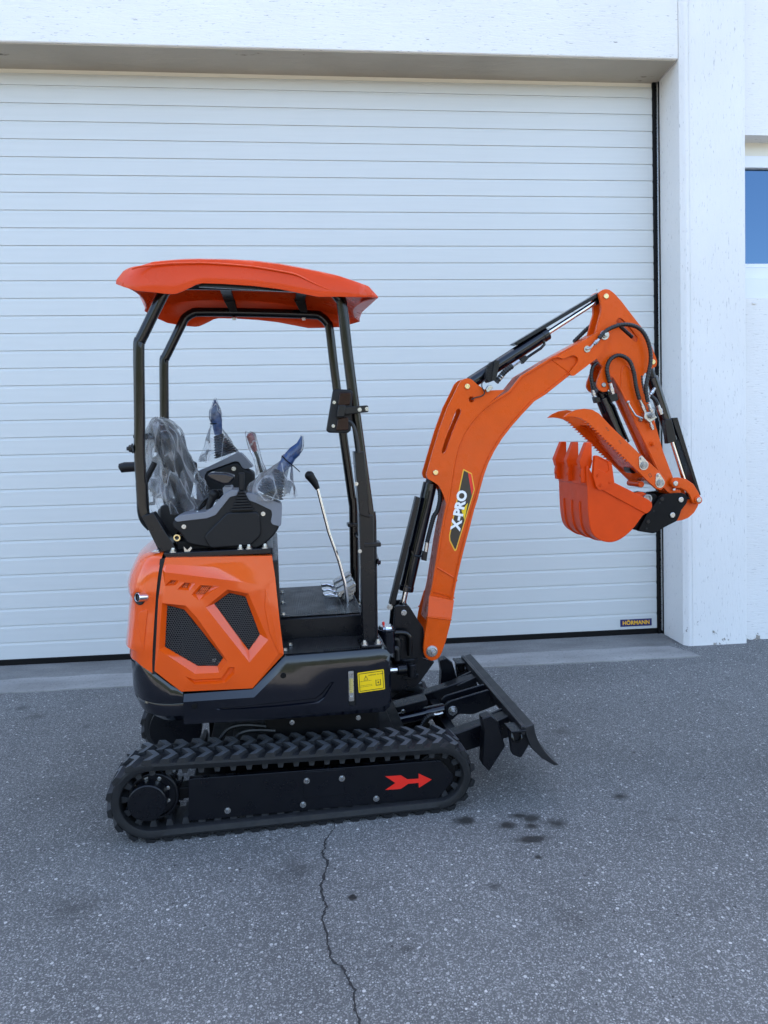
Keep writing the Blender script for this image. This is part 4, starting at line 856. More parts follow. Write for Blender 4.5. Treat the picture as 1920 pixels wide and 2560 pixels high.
# ---------------- consoles and seat
def console(outline, cover, trim, v0, v1, inner):
    m_ = MB(); m_.prism(fillet(outline, .014), v0, v1); c_ = m_.build('control_console', 'plastic_dark', EX, bevel=.014, seg=3)
    for t_ in trim: m_ = MB(); m_.prism(fillet(t_, .006), v0 - .004, v1 - .004); m_.build('console_trim', 'plastic_grey', c_, bevel=.007, seg=3)
    if cover: m_ = MB(); m_.prism(fillet(cover, .014), v0 - .012, v0 + .01); m_.build('console_cover', 'plastic_dark', c_, bevel=.006, seg=3)
    return c_
o1 = [(-0.4762,1.2676),(-0.4646,1.2709),(-0.3466,1.2838),(-0.3135,1.2992),(-0.2571,1.3616),(-0.2311,1.3702),(-0.175,1.3683),(-0.1523,1.3483),(-0.0589,1.3135),(-0.0584,1.265),(-0.068,1.224),(-0.0923,1.191),(-0.1366,1.1539),(-0.1607,1.1453),(-0.3159,1.1512),(-0.3986,1.1695),(-0.4259,1.177),(-0.4489,1.2212),(-0.4785,1.2415)]
t1 = [[(-0.471,1.2793),(-0.4429,1.2924),(-0.3551,1.2999),(-0.3267,1.3141),(-0.2778,1.3671),(-0.2468,1.3837),(-0.2188,1.3827),(-0.2268,1.3605),(-0.2527,1.3567),(-0.3117,1.2872),(-0.3447,1.2756),(-0.4626,1.2661)], [(-0.1937,1.3689),(-0.1656,1.3679),(-0.0585,1.3232),(-0.0518,1.3132),(-0.0579,1.2406),(-0.063,1.2311),(-0.0927,1.2397),(-0.0994,1.2521),(-0.0925,1.2809),(-0.0952,1.2979),(-0.1531,1.3291),(-0.1809,1.3397)]]
c1 = [(-0.2664,1.2975),(-0.1496,1.2949),(-0.1408,1.2791),(-0.1394,1.1993),(-0.1835,1.1601),(-0.3334,1.1565),(-0.3446,1.1652),(-0.3591,1.1995),(-0.3514,1.2159)]
cn1 = console(o1, c1, t1, -.365, -.235, None)
bolts('console_screw', [(-0.4356,1.2461),(-0.1277,1.2845)], -.366, .0065, 'zinc', cn1)
# strap mount standing in the middle of the console (ribbed bellow)
rb = [(-0.2186,1.3778),(-0.1976,1.377),(-0.1658,1.3003),(-0.2522,1.3037)]
for i in range(7):
    s0, s1 = i / 7, (i + .75) / 7
    z0_, z1_ = rb[0][1] + (rb[2][1] - rb[0][1]) * s0, rb[0][1] + (rb[2][1] - rb[0][1]) * s1
    f = lambda s_: (rb[0][0] + (rb[3][0] - rb[0][0]) * s_, rb[1][0] + (rb[2][0] - rb[1][0]) * s_)
    a, b_ = f(s0), f(s1); m_ = MB(); m_.prism([(a[0], z0_), (a[1], z0_), (b_[1], z1_), (b_[0], z1_)], -.383, -.36); m_.build('bellow_rib', 'plastic_dark', cn1, bevel=.0015)
m_ = MB(); m_.prism(fillet([(-0.2192,1.4484),(-0.1949,1.4486),(-0.1981,1.3763),(-0.2191,1.377)], .005), -.345, -.325); m_.build('armrest_stem', 'plastic_dark', cn1, bevel=.004)
m_ = MB(); m_.prism(fillet([(-0.3349,1.4496),(-0.3199,1.4553),(-0.26,1.4497),(-0.2336,1.4394),(-0.2341,1.4275),(-0.255,1.4068),(-0.2759,1.4065),(-0.3032,1.4179),(-0.3324,1.4339)], .012), -.375, -.295); m_.build('armrest_pad', 'gloss_black', cn1, bevel=.012, seg=3)
m_ = MB(); m_.prism(fillet([(-0.2825,1.3943),(-0.2449,1.3979),(-0.2438,1.3714),(-0.2794,1.3607)], .008), -.35, -.26); m_.build('armrest_base', 'plastic_grey', cn1, bevel=.006)
# lock lever behind the near console, wiring and bright key tag
m_ = MB(); m_.tube(P3([(-0.3441,1.3012),(-0.3383,1.3229),(-0.3239,1.3564),(-0.3172,1.3683)], -.30), [.011, .014, .017, .019], 12); m_.ball(((-0.3189,1.3635)[0], -.30, (-0.3189,1.3635)[1]), .0215, n=14); m_.build('lock_lever', 'plastic_dark', EX)
for k_, pts in enumerate(([(-0.3858,1.308),(-0.3654,1.3366),(-0.3458,1.3506),(-0.3114,1.3738),(-0.2923,1.3756)], [(-0.3921,1.2974),(-0.3624,1.3208),(-0.3512,1.3548),(-0.3316,1.3663)], [(-0.3652,1.3229),(-0.3406,1.3415),(-0.3072,1.3452),(-0.2876,1.3591)])):
    m_ = MB(); m_.tube(spline(P3(pts, -.28 + .015 * k_), 5), .006, 8); m_.build('wiring_loom', 'hose', EX)
m_ = MB(); m_.prism([(-0.4015,1.29),(-0.3855,1.3014),(-0.3834,1.2965),(-0.3956,1.2863)], -.312, -.308); m_.build('cable_tag', 'decal_white', EX)
# fuel gauge ring and bolts under the console, latch tabs on the deck
for k_, (px_, r_) in enumerate((((-0.4673,1.2), .014),)):
    m_ = MB(); m_.ring((px_[0], -.345, px_[1]), (px_[0], -.335, px_[1]), r_, r_ * .55, 20); m_.build('tie_ring', 'gold_zinc', EX, bevel=.001)
for (a, b_) in [(-0.4788,1.1445),(-0.1255,1.1299),(-0.2215,1.1417),(-0.1887,1.1426)]:
    m_ = MB(); m_.bolt((a, -.385, 1.150), .011, d=(0, 0, 1), dome=True); m_.build('deck_bolt', 'zinc', EX)
m_ = MB(); m_.prism([(-0.4376,1.1711),(-0.4247,1.1562),(-0.4102,1.1699),(-0.406,1.1625),(-0.4216,1.1441),(-0.4344,1.1447)], -.39, -.386); m_.build('latch_spring', 'zinc', EX)
m_ = MB(); m_.prism([(-0.5606,1.153),(-0.5442,1.1626),(-0.5316,1.1611),(-0.5335,1.1516)], -.385, -.365); m_.build('hood_latch', 'zinc', EX, bevel=.002)
for (a, b_) in [(-0.3103,1.1087),(-0.2855,1.1101),(-0.2306,1.1151),(-0.1956,1.1161)]: m_ = MB(); m_.cyl((a, -.30, 1.15), (a, -.30, 1.185), .014, n=14); m_.build('console_mount', 'black_steel', EX)
m_ = MB(); m_.box((-.47, -.34, 1.149), (-.12, .34, 1.185)); m_.build('console_base', 'black_dull', EX, bevel=.004)
# far console
o2 = [(-0.4317,1.2998),(-0.4214,1.3958),(-0.4005,1.429),(-0.2546,1.4755),(-0.2273,1.4634),(-0.2116,1.4403),(-0.1705,1.4191),(-0.1704,1.3534),(-0.1885,1.3254),(-0.4076,1.2847)]
t2 = [[(-0.4406,1.286),(-0.4452,1.4134),(-0.422,1.4381),(-0.3997,1.4447),(-0.253,1.5122),(-0.2307,1.5133),(-0.2094,1.4913),(-0.175,1.446),(-0.2089,1.4374),(-0.2227,1.4406),(-0.2409,1.4723),(-0.2602,1.4746),(-0.3894,1.4315),(-0.4002,1.412),(-0.412,1.2849)]]
cn2 = console(o2, None, t2, .20, .34, None)
bolts('console_screw', [(-0.2651,1.4402)], .196, .0075, 'zinc', cn2)
# wiper style clips between seat and far console
for pts in ([(-0.4528,1.474),(-0.439,1.4845),(-0.4262,1.476),(-0.4238,1.4596),(-0.4418,1.4301),(-0.4496,1.433)], [(-0.4481,1.4002),(-0.4349,1.408),(-0.4248,1.3967),(-0.4336,1.3806)]): m_ = MB(); m_.prism(fillet(pts, .005), .10, .14); m_.build('seat_knob', 'plastic_dark', EX, bevel=.004)
# seat: padded back, cushion, pan
sb = [(-0.574,1.6587),(-0.5503,1.678),(-0.5234,1.6629),(-0.4978,1.6208),(-0.4686,1.547),(-0.444,1.4779),(-0.4382,1.4407),(-0.4417,1.3719),(-0.4604,1.3086),(-0.4818,1.2934),(-0.5209,1.4274),(-0.5597,1.5545),(-0.5808,1.6278)]
def pad(outline, hv, name, parent, mat, n=9):
    c_ = Vector((sum(p[0] for p in outline) / len(outline), sum(p[1] for p in outline) / len(outline))); m_ = MB(); rings = []
    pts = spline(outline, 3, True)
    for i in range(n):
        s_ = -1 + 2 * i / (n - 1); k_ = (1 - abs(s_) ** 3.2 * .22) if abs(s_) < 1 else .62
        rings.append([(c_.x + (p[0] - c_.x) * k_, s_ * hv, c_.y + (p[1] - c_.y) * k_) for p in pts])
    m_.loft(rings); return m_.build(name, mat, parent, smooth=60)
seat = pad(sb, .20, 'seat_back', EX, 'seat_vinyl')
pad([(-0.5635,1.3018),(-0.4804,1.32),(-0.4193,1.3044),(-0.3889,1.2899),(-0.3824,1.2628),(-0.3967,1.2364),(-0.5465,1.2372),(-0.5735,1.2596)], .21, 'seat_cushion', EX, 'seat_vinyl')
m_ = MB(); m_.prism(fillet([(-0.5413,1.3137),(-0.5167,1.3228),(-0.4687,1.3134),(-0.4405,1.2947),(-0.4426,1.2543),(-0.5114,1.1507),(-0.5343,1.1772),(-0.5467,1.2586)], .02), -.24, .24); m_.build('seat_pan', 'plastic_dark', EX, bevel=.012)
m_ = MB(); m_.tube(P3([(-0.5967,1.4152),(-0.5529,1.4953)], -.23), .012, 10); m_.build('recline_lever', 'plastic_dark', EX)
m_ = MB(); hd_ = [(-0.7834,1.4581),(-0.7633,1.4735),(-0.7191,1.4791),(-0.722,1.4306),(-0.7656,1.4359)]; m_.tube([(hd_[2][0] + .05, .24, hd_[0][1] + .004), (hd_[1][0], .24, hd_[0][1] + .002), (hd_[0][0], .24, hd_[0][1] - .002), (hd_[0][0] - .004, .24, hd_[0][1] - .004)], [.022, .024, .022, .012], 14); m_.build('grab_handle', 'plastic_dark', EX)
# joysticks with rubber boots (wrapped in film below)
def joystick(base, mid_, tip, v, rs):
    m_ = MB(); b0, b1 = Vector((base[0], v, base[1])), Vector((mid_[0], v, mid_[1])); n_ = 9; pts, rr = [], []
    for i in range(n_ * 2 + 1):
        s_ = i / (n_ * 2); pts.append(b0.lerp(b1, s_)); rr.append((rs[0] + (rs[1] - rs[0]) * s_) * (1.0 if i % 2 else .80))
    m_.tube(pts, rr, 16); j = m_.build('joystick_boot', 'rubber', EX, smooth=60)
    m_ = MB(); t_ = Vector((tip[0], v, tip[1])); m_.tube([b1.lerp(t_, s_) for s_ in (0, .25, .5, .75, 1)], [.018, .022, .026, .024, .012], 14); m_.build('joystick_grip', 'blue_film', EX, smooth=60)
joystick((-0.3022,1.503), (-0.3342,1.6012), (-0.3419,1.7319), .27, (.062, .024))
joystick((-0.1004,1.3533), (-0.0531,1.4498), (0.003,1.5263), -.30, (.062, .026))
rl = [(-0.1318,1.4178),(-0.1502,1.4946),(-0.1597,1.5219),(-0.1781,1.5926)]
m_ = MB(); m_.tube([(rl[0][0] + .012, .05, rl[0][1] - .12)] + P3(rl[:3], .05), .007, 10); rlo = m_.build('travel_lever', 'tube_black', EX)
m_ = MB(); m_.tube(P3([rl[2], ((rl[2][0] + rl[3][0]) / 2, (rl[2][1] + rl[3][1]) / 2), rl[3], (rl[3][0] - .002, rl[3][1] + .012)], .05), [.010, .0155, .0175, .008], 14); m_.build('lever_grip', 'dark_red', rlo)

# ---------------- things laid over the controls: clear plastic film
def film(name, label, ctrl, seed, parent_less=True, n=34, amp=.016, dens=5):
    """ctrl: list of (centre u, v, z, radius u, radius v); crumpled open tube"""
    rings = []; cs_ = spline([(c_[0], c_[1], c_[2]) for c_ in ctrl], dens); rr = spline([(c_[3], c_[4], 0) for c_ in ctrl], dens)
    for i, (c_, r_) in enumerate(zip(cs_, rr)):
        ring = []
        for k_ in range(n):
            a = 2 * math.pi * k_ / n; p = Vector((math.cos(a), math.sin(a), 0))
            f_ = 1 + .20 * noise.noise((p.x * 1.6 + seed, p.y * 1.6, c_[2] * 6)) + .16 * noise.noise((p.x * 5 + seed, p.y * 5, c_[2] * 9 + seed)) + .10 * noise.noise((p.x * 12, p.y * 12 + seed, c_[2] * 14))
            ring.append((c_[0] + r_[0] * p.x * f_, c_[1] + r_[1] * p.y * f_, c_[2] + .5 * amp * noise.noise((a * 2, i * .3, seed))))
        rings.append(ring)
    m_ = MB(); m_.loft(rings, False); o_ = m_.build(name, 'clear_film', None, smooth=38); o_.matrix_world = EX.matrix_world.copy()
    return tag(o_, label, 'plastic bag')
jb = [(-0.3399,1.7742),(-0.3413,1.7461),(-0.343,1.7093),(-0.3449,1.6697),(-0.3446,1.6526),(-0.342,1.6127),(-0.3279,1.5553),(-0.3185,1.5149),(-0.312,1.4745)]
film('plastic_bag', 'clear plastic bag tied round the upright far joystick', [(a, .27, z, r_, r_ * .9) for (a, z), r_ in zip(jb, (.004, .016, .030, .027, .020, .038, .066, .088, .100))], 3.1)
m_ = MB(); m_.tube(P3([(-0.3414,1.7658),(-0.3415,1.7404),(-0.3432,1.7065),(-0.3449,1.6697),(-0.3446,1.6538)], .27), [.003, .013, .025, .023, .016], 14); m_.build('joystick_wrap', 'blue_wrap', EX, smooth=60)
kb = [(0.0393,1.5911),(0.0308,1.5548),(0.0079,1.5262),(-0.0172,1.5025),(-0.0273,1.493),(-0.0479,1.4594),(-0.0738,1.4162),(-0.0847,1.3823),(-0.0913,1.3383)]
film('plastic_bag', 'clear plastic bag tied round the leaning near joystick above the console', [(a, -.30, z, r_, r_ * .9) for (a, z), r_ in zip(kb, (.004, .016, .030, .028, .022, .045, .072, .092, .098))], 8.7)
m_ = MB(); m_.tube(P3([(0.0382,1.5877),(0.0283,1.5549),(0.0079,1.5262),(-0.0147,1.5049),(-0.0248,1.4954)], -.30), [.003, .013, .025, .023, .016], 14); m_.build('joystick_wrap', 'blue_wrap', EX, smooth=60)
for c_, d_, v in (((-0.3446,1.6532), (.3, 1), .27), ((-0.0283,1.4921), (1, .9), -.30)):
    t_ = Vector((d_[0], 0, d_[1])).normalized(); o_ = Vector((c_[0], v, c_[1])); x_ = Vector((0, 1, 0)); y_ = t_.cross(x_)
    if v > 0: t_ = Vector((0, 0, 1)); y_ = Vector((1, 0, 0))
    m_ = MB(); m_.tube([o_ + (x_ * math.cos(a) + y_ * math.sin(a)) * .0235 for a in [i * math.pi / 8 for i in range(17)]], .0028, 6); m_.build('cable_tie', 'black_dull', EX)
m_ = MB(); m_.tube(P3([(-0.0301,1.4928),(-0.0043,1.4727),(0.0247,1.4446)], -.325), .0022, 6); m_.build('cable_tie', 'black_dull', EX)
film('plastic_sleeve', 'narrow clear plastic sleeve over the red lever grip', [(a, .05, z, r_, r_) for (a, z), r_ in zip([(-0.1826,1.6115),(-0.1781,1.5926),(-0.1644,1.5383),(-0.1504,1.4892),(-0.1388,1.4453),(-0.1347,1.4125)], (.016, .024, .024, .018, .020, .022))], 5.5)
sb2 = [(-0.5532,1.6809),(-0.5464,1.668),(-0.5356,1.637),(-0.5281,1.5904),(-0.5262,1.5334),(-0.5201,1.4605),(-0.5089,1.3869),(-0.497,1.3233),(-0.4888,1.2861)]
film('seat_cover', 'clear crumpled plastic cover draped over the black seat', [(a - .006, 0, z, r_, rv) for (a, z), r_, rv in zip(sb2, (.012, .035, .062, .078, .092, .105, .122, .150, .165), (.05, .14, .20, .215, .22, .225, .23, .24, .245))], 1.3, n=46)

# ---------------- boom swing bracket
sbk = [(0.4437,0.8002),(0.4602,0.8025),(0.5085,0.8001),(0.516,0.792),(0.5484,0.736),(0.5785,0.6901),(0.5837,0.6118),(0.571,0.5449),(0.6304,0.5249),(0.5534,0.4254),(0.5323,0.406),(0.473,0.4107),(0.4503,0.4387),(0.4529,0.5664),(0.4319,0.6636),(0.4364,0.6942),(0.4426,0.7503)]
for v in (-.062, .046):
    m_ = MB(); m_.prism(fillet(sbk, .010), v, v + .016); bk = m_.build('swing_bracket', 'black_steel', EX, bevel=.003)
    if v < 0: SB = bk
m_ = MB(); kp = (0.513,0.5278)
k_u = kp[0]; zt1, zt2, zb1, zb2 = [p[1] for p in [(0.502,0.5491),(0.5017,0.5296),(0.501,0.4932),(0.5006,0.4723)]]
m_.cyl((k_u - .01, 0, zt1), (k_u - .01, 0, zt1 - .022), .078, n=40); m_.cyl((k_u - .01, 0, zb1 - .02), (k_u - .01, 0, zb1 - .042), .078, n=40); m_.cyl((k_u - .015, 0, zt1 - .02), (k_u - .015, 0, zb2 - .06), .045, n=32)
m_.box((FR - .02, -.07, zb2 - .07), (k_u - .02, .07, zt1 - .03)); m_.build('swing_post', 'black_steel', EX, bevel=.004)
m_ = MB(); m_.cyl((k_u - .022, -.035, zt1), (k_u - .022, -.035, zt1 + .006), .026, n=28); m_.prism(fillet([(k_u - .045, -.062), (k_u + .03, -.05), (k_u + .03, -.025), (k_u - .045, -.012)], .012), zt1 + .001, zt1 + .005, 'z'); sw = m_.build('king_pin_plate', 'zinc', EX, bevel=.001)
m_ = MB(); m_.bolt((k_u + .014, -.038, zt1 + .005), .010, d=(0, 0, 1)); m_.build('king_pin_bolt', 'zinc', sw)
m_ = MB(); rz = (0.4305,0.512)[1]; m_.cyl((FR - .02, -.10, rz), (k_u - .07, -.10, rz), .014, n=20); m_.build('swing_rod', 'chrome', EX)
m_ = MB(); m_.cyl((k_u - .07, -.10, rz), (k_u + .0, -.095, rz), .024, n=20); m_.cyl((k_u - .005, -.12, rz - .03), (k_u - .005, -.12, rz + .03), .02, n=20); m_.build('swing_rod_end', 'black_steel', EX, bevel=.003)
m_ = MB(); m_.tube(spline(P3([(0.4274,0.6852),(0.4652,0.684),(0.4904,0.6785),(0.5033,0.6623),(0.5054,0.6365),(0.5038,0.5748)], -.095), 5), .0125, 12); m_.build('swing_tube', 'tube_black', EX)
m_ = MB(); m_.tube(spline(P3([(0.4038,0.6434),(0.4342,0.6515),(0.4518,0.6478),(0.4543,0.6168),(0.4515,0.5656)], -.075), 5), .016, 10); m_.build('swing_hose', 'hose', EX)
m_ = MB(); m_.tube(spline(P3([(0.4106,0.6071),(0.4385,0.6128),(0.4462,0.5943),(0.445,0.5583)], -.10), 5), .014, 10); m_.build('swing_hose', 'hose', EX)
# filler cap with bright ring beside the post
fc = (0.3968,0.7005)
m_ = MB(); m_.cyl((fc[0], -.10, fc[1] - .10), (fc[0], -.10, fc[1]), .040, n=28); m_.cyl((fc[0], -.10, fc[1]), (fc[0], -.10, fc[1] + .012), .046, n=28); m_.build('filler_neck', 'gloss_black', EX, bevel=.003)
m_ = MB(); m_.cyl((fc[0], -.10, fc[1] + .012), (fc[0], -.10, fc[1] + .024), .036, .030, n=28); fcp = m_.build('filler_cap', 'chrome', EX, bevel=.002)
m_ = MB(); m_.box((fc[0] - .018, -.115, fc[1] + .026), (fc[0] - .008, -.10, fc[1] + .042)); m_.build('cap_tab', 'decal_red', fcp, bevel=.002)
pins('bracket_pin', [(0.4863,0.7676)], -.062, .014, .004, 'zinc', EX)

# ---------------- boom
VB = .055
lft = [(0.5916,0.7227),(0.5991,0.7635),(0.6084,0.8315),(0.6215,0.8854),(0.6379,0.9797),(0.6527,1.0668),(0.6696,1.1535),(0.6863,1.2331),(0.7005,1.2859),(0.7108,1.3519),(0.7224,1.4177),(0.7325,1.4701),(0.7487,1.5288),(0.773,1.5807),(0.8073,1.6322),(0.8484,1.6771),(0.8963,1.7154),(0.9442,1.744),(0.9923,1.7694),(1.0513,1.8386),(1.1028,1.8666),(1.1868,1.914),(1.2355,1.9344)]
rgt = [(0.7052,0.7017),(0.7149,0.7564),(0.7224,0.8111),(0.7386,0.896),(0.7602,0.9871),(0.7817,1.0676),(0.8067,1.1544),(0.8259,1.2277),(0.8442,1.2807),(0.8583,1.3337),(0.8738,1.3866),(0.8962,1.4457),(0.924,1.498),(0.9607,1.5534),(1.0058,1.6085),(1.0577,1.6635),(1.1167,1.7218),(1.168,1.7504),(1.2331,1.7987),(1.2787,1.832),(1.295,1.8441)]
core = lft + rgt[::-1]
m_ = MB(); m_.prism(core, -VB + .007, VB - .007); bo = m_.build('boom', 'steel_orange', EX, bevel=.001)
def strip(edge, w, t_, name, parent, inward):
    """flange plate following an edge of the boom, lying w wide across v and t_ thick"""
    rings = []; E_ = [Vector(p) for p in edge]
    for i, p in enumerate(E_):
        d = (E_[min(i + 1, len(E_) - 1)] - E_[max(i - 1, 0)]).normalized(); n_ = Vector((-d.y, d.x)) * inward
        a, b_ = p, p + n_ * t_; rings.append([(a.x, -w, a.y), (a.x, w, a.y), (b_.x, w, b_.y), (b_.x, -w, b_.y)])
    m_ = MB(); m_.loft(rings); return m_.build(name, 'steel_orange', parent, bevel=.0025, smooth=30)
strip(lft, VB + .003, .011, 'boom_flange', bo, -1); strip(rgt, VB + .003, .011, 'boom_flange', bo, 1)
# weld beads along the flanges (fine raised lines) and the reinforcement edge
def bead(pts, v, r=.003, name='weld_bead', parent=None):
    m_ = MB(); m_.tube(P3(spline(pts, 3), v), r, 6); m_.build(name, 'steel_orange', parent or bo)
bead([(a + .011, b_) for a, b_ in lft[2:20]], -VB + .006); bead([(a - .011, b_) for a, b_ in rgt[2:22]], -VB + .006)
bead([(0.6431,0.9645),(0.6514,0.9668),(0.7353,0.9119),(0.7386,0.8994)], -VB + .004, .0035)
bead([(0.6156,0.855),(0.6279,0.8577),(0.717,0.8252),(0.7273,0.8177)], -VB + .004, .0035)
# boom foot: side plates flare outwards over the bracket
ftp = [(0.5925,0.7553),(0.586,0.7312),(0.5749,0.6705),(0.5677,0.6052),(0.5693,0.5804),(0.5772,0.5613),(0.5914,0.5478),(0.6077,0.5417),(0.6283,0.5452),(0.6429,0.5566),(0.6534,0.5745),(0.6748,0.6309),(0.6963,0.7078),(0.7016,0.7362)]
slp_t, slp_b = [(0.6078,0.8406),(0.7263,0.8111)], [(0.5904,0.7534),(0.7028,0.7361)]
for sg in (-1, 1):
    m_ = MB(); m_.prism(fillet(ftp, .004), sg * .085, sg * .100); fp = m_.build('boom_foot_plate', 'steel_orange', bo, bevel=.003)
    (a0, z0_), (a1, z1_) = slp_t; (c0, y0_), (c1, y1_) = slp_b
    m_ = MB(); m_.add([(a0, sg * .060, z0_), (a1, sg * .060, z1_), (c1, sg * .100, y1_), (c0, sg * .100, y0_), (a0, sg * .046, z0_), (a1, sg * .046, z1_), (c1, sg * .086, y1_), (c0, sg * .086, y0_)],
        [(0, 1, 2, 3), (7, 6, 5, 4), (0, 4, 5, 1), (1, 5, 6, 2), (2, 6, 7, 3), (3, 7, 4, 0)]); m_.build('boom_foot_flare', 'steel_orange', bo, bevel=.002)
    (h0, k0), (h1, k1) = [(0.5874,0.7521),(0.7014,0.7314)]
    m_ = MB(); m_.tube([(h0, sg * .101, k0), (h1, sg * .101, k1)], .004, 8); m_.build('fold_line', 'steel_orange', bo)
ctr = (0.6074,0.5882)
m_ = MB(); m_.cyl((ctr[0], -.110, ctr[1]), (ctr[0], .11, ctr[1]), .024, n=28); fpin = m_.build('boom_foot_pin', 'zinc', bo, bevel=.002)
m_ = MB(); m_.ring((ctr[0], -.1035, ctr[1]), (ctr[0], -.1, ctr[1]), .027, .018, 32); m_.bolt((ctr[0], -.109, ctr[1]), .016, h=.012, dome=True); m_.build('foot_pin_nut', 'zinc', bo, bevel=.001)
# rear bracket plates carrying boom and arm cylinders
bpl = [(0.7467,1.7788),(0.7604,1.8076),(0.7773,1.8234),(0.7975,1.8296),(0.8177,1.8249),(0.8377,1.8067),(0.8748,1.7784),(0.9053,1.7735),(0.9769,1.7758),(0.8947,1.712),(0.8127,1.6385),(0.7611,1.5482),(0.7365,1.4571),(0.7114,1.339),(0.6949,1.26),(0.6806,1.307),(0.6608,1.3487),(0.6308,1.3694),(0.6075,1.382),(0.6024,1.4019),(0.6116,1.4311),(0.6327,1.4992),(0.6676,1.6057),(0.7057,1.7021)]
slot = [(0.7457,1.6885),(0.7573,1.696),(0.7679,1.6881),(0.7658,1.6719),(0.7244,1.5817),(0.6952,1.5041),(0.6843,1.4926),(0.6749,1.4981),(0.6765,1.5111),(0.7043,1.5887)]
hole_c = (0.8169,1.7346)
for v0 in (-.060, .030):
    m_ = MB(); m_.prism(fillet(bpl, .006, 3), v0, v0 + .012, holes=[fillet(slot, .008, 3)[::-1], circ(hole_c, .0135, 18)[::-1]]); m_.build('cylinder_bracket_plate', 'steel_orange', bo, bevel=.002)
pins('bracket_pin', [(0.7971,1.792),(0.645,1.4087)], -.062, .0125, .005, 'gold_zinc', bo)
for p in [(0.7985,1.7923),(0.6462,1.4084)]: m_ = MB(); m_.cyl((p[0], -.058, p[1]), (p[0], .058, p[1]), .012, n=18); m_.build('cross_pin', 'zinc', bo)
# boom nose plates
nose = [(1.1807,1.908),(1.2305,1.9259),(1.4158,2.0314),(1.4388,2.0417),(1.4619,2.0375),(1.4754,2.0192),(1.4724,2.0009),(1.4496,1.9735),(1.4239,1.9199),(1.2997,1.8327),(1.2833,1.8372),(1.2787,1.8476),(1.3188,1.8949),(1.322,1.9132),(1.3055,1.9267),(1.2859,1.9255),(1.2469,1.9106),(1.2241,1.9198)]
for v0 in (-.069, .055):
    m_ = MB(); m_.prism(fillet(nose, .008, 3), v0, v0 + .014); m_.build('boom_nose_plate', 'steel_orange', bo, bevel=.003)
nose_core = [(1.1888,1.9157),(1.4239,2.0338),(1.4506,2.0246),(1.4319,1.9265),(1.3006,1.8383)]
m_ = MB(); m_.prism(nose_core, -.052, .052); m_.build('boom_nose', 'steel_orange', bo, bevel=.003)
m_ = MB(); pp = (1.4462,2.017); m_.ring((pp[0], -.076, pp[1]), (pp[0], -.069, pp[1]), .022, .012, 28); m_.cyl((pp[0], -.083, pp[1]), (pp[0], .075, pp[1]), .014, n=20); m_.bolt((pp[0], -.083, pp[1]), .010); m_.build('boom_nose_pin', 'zinc', bo, bevel=.001)
m_ = MB(); p2 = (1.3628,1.954); m_.ring((p2[0], -.074, p2[1]), (p2[0], -.069, p2[1]), .015, .007, 24); m_.cyl((p2[0], -.072, p2[1]), (p2[0], -.07, p2[1]), .012, n=18); m_.build('hose_port', 'zinc', bo)
# brand lettering plate on the boom side
dec = [(0.7782,1.4211),(0.819,1.3993),(0.8322,1.3242),(0.7414,1.0429),(0.7332,1.0406),(0.709,1.0905),(0.7079,1.1162)]
dvv = -VB + .0058
m_ = MB(); m_.prism(fillet(dec, .004, 3), dvv, dvv + .001, mi=0)
cx_ = sum(p[0] for p in dec) / len(dec); cz_ = sum(p[1] for p in dec) / len(dec)
dec_in = [(0.7815,1.413),(0.8149,1.3954),(0.8274,1.3244),(0.7395,1.0518),(0.7346,1.05),(0.7145,1.0923),(0.7127,1.1139)]
m_.prism(fillet(dec_in, .003, 3), dvv - .0006, dvv + .0005, mi=1)
def flat(pts, d, mi): m_.add([(a, dvv - d, b_) for a, b_ in pts], [tuple(range(len(pts)))], mi)
flat([(0.7999,1.4032),(0.8156,1.3947),(0.8267,1.3257),(0.8175,1.2959)], .0009, 2); flat([(0.7987,1.2638),(0.7681,1.2294),(0.7814,1.1845)], .0009, 3)
t0, t1_ = Vector((*(0.7368,1.1264),)), Vector((*(0.7801,1.336),)); td = (t1_ - t0).normalized(); tu = Vector((-td.y, td.x)); tc_ = (t0 + t1_) / 2
text_mb(m_, 'X-PRO', (tc_.x, dvv - .0012, tc_.y), (td.x, 0, td.y), (tu.x, 0, tu.y), .062, 4, off=.0028)
m_.build('brand_decal', ['decal_amber', 'decal_dark', 'decal_red', 'decal_yellow', 'decal_white'], bo)

# ---------------- hydraulic cylinders
def ram(name, p0, p1, v, s0, s1, rb_, rr_, rod_from_end=True, eye=.024, mat='gloss_black'):
    """barrel between fractions s0..s1 of the line p0-p1, rod for the remaining part"""
    a, b_ = Vector((p0[0], v, p0[1])), Vector((p1[0], v, p1[1])); q = lambda s_: a.lerp(b_, s_)
    m_ = MB(); m_.cyl(q(s0), q(s1), rb_, n=32); m_.cyl(q(s1 - .035), q(s1 + .004), rb_ * 1.07, n=32); c_ = m_.build(name, mat, EX, bevel=.003)
    m_ = MB(); m_.cyl(q(s1), q(.985), rr_, n=24); m_.build('piston_rod', 'chrome', c_)
    for p in (a, b_): m_ = MB(); m_.cyl(p - Vector((0, .03, 0)), p + Vector((0, .03, 0)), eye, n=24); m_.build('ram_eye', 'black_steel', c_, bevel=.003)
    m_ = MB(); m_.cyl(q(0), q(s0 + .02), rb_ * .7, n=18); m_.build('ram_neck', 'black_steel', c_, bevel=.002); m_ = MB(); m_.cyl(q(.95), q(1), rr_ * 1.35, n=18); m_.build('rod_neck', 'black_steel', c_, bevel=.002)
    return c_
bt, bb = (0.6462,1.4084), (0.4877,0.7682)
bc = ram('boom_cylinder', bt, bb, 0, .08, .86, .033, .013)
gpl = [(0.557,1.3021),(0.5757,1.2948),(0.4482,0.7962),(0.4234,0.8059)]
m_ = MB(); m_.prism(gpl, -.047, -.008); g_ = m_.build('boom_cylinder_guard', 'black_steel', EX, bevel=.002)
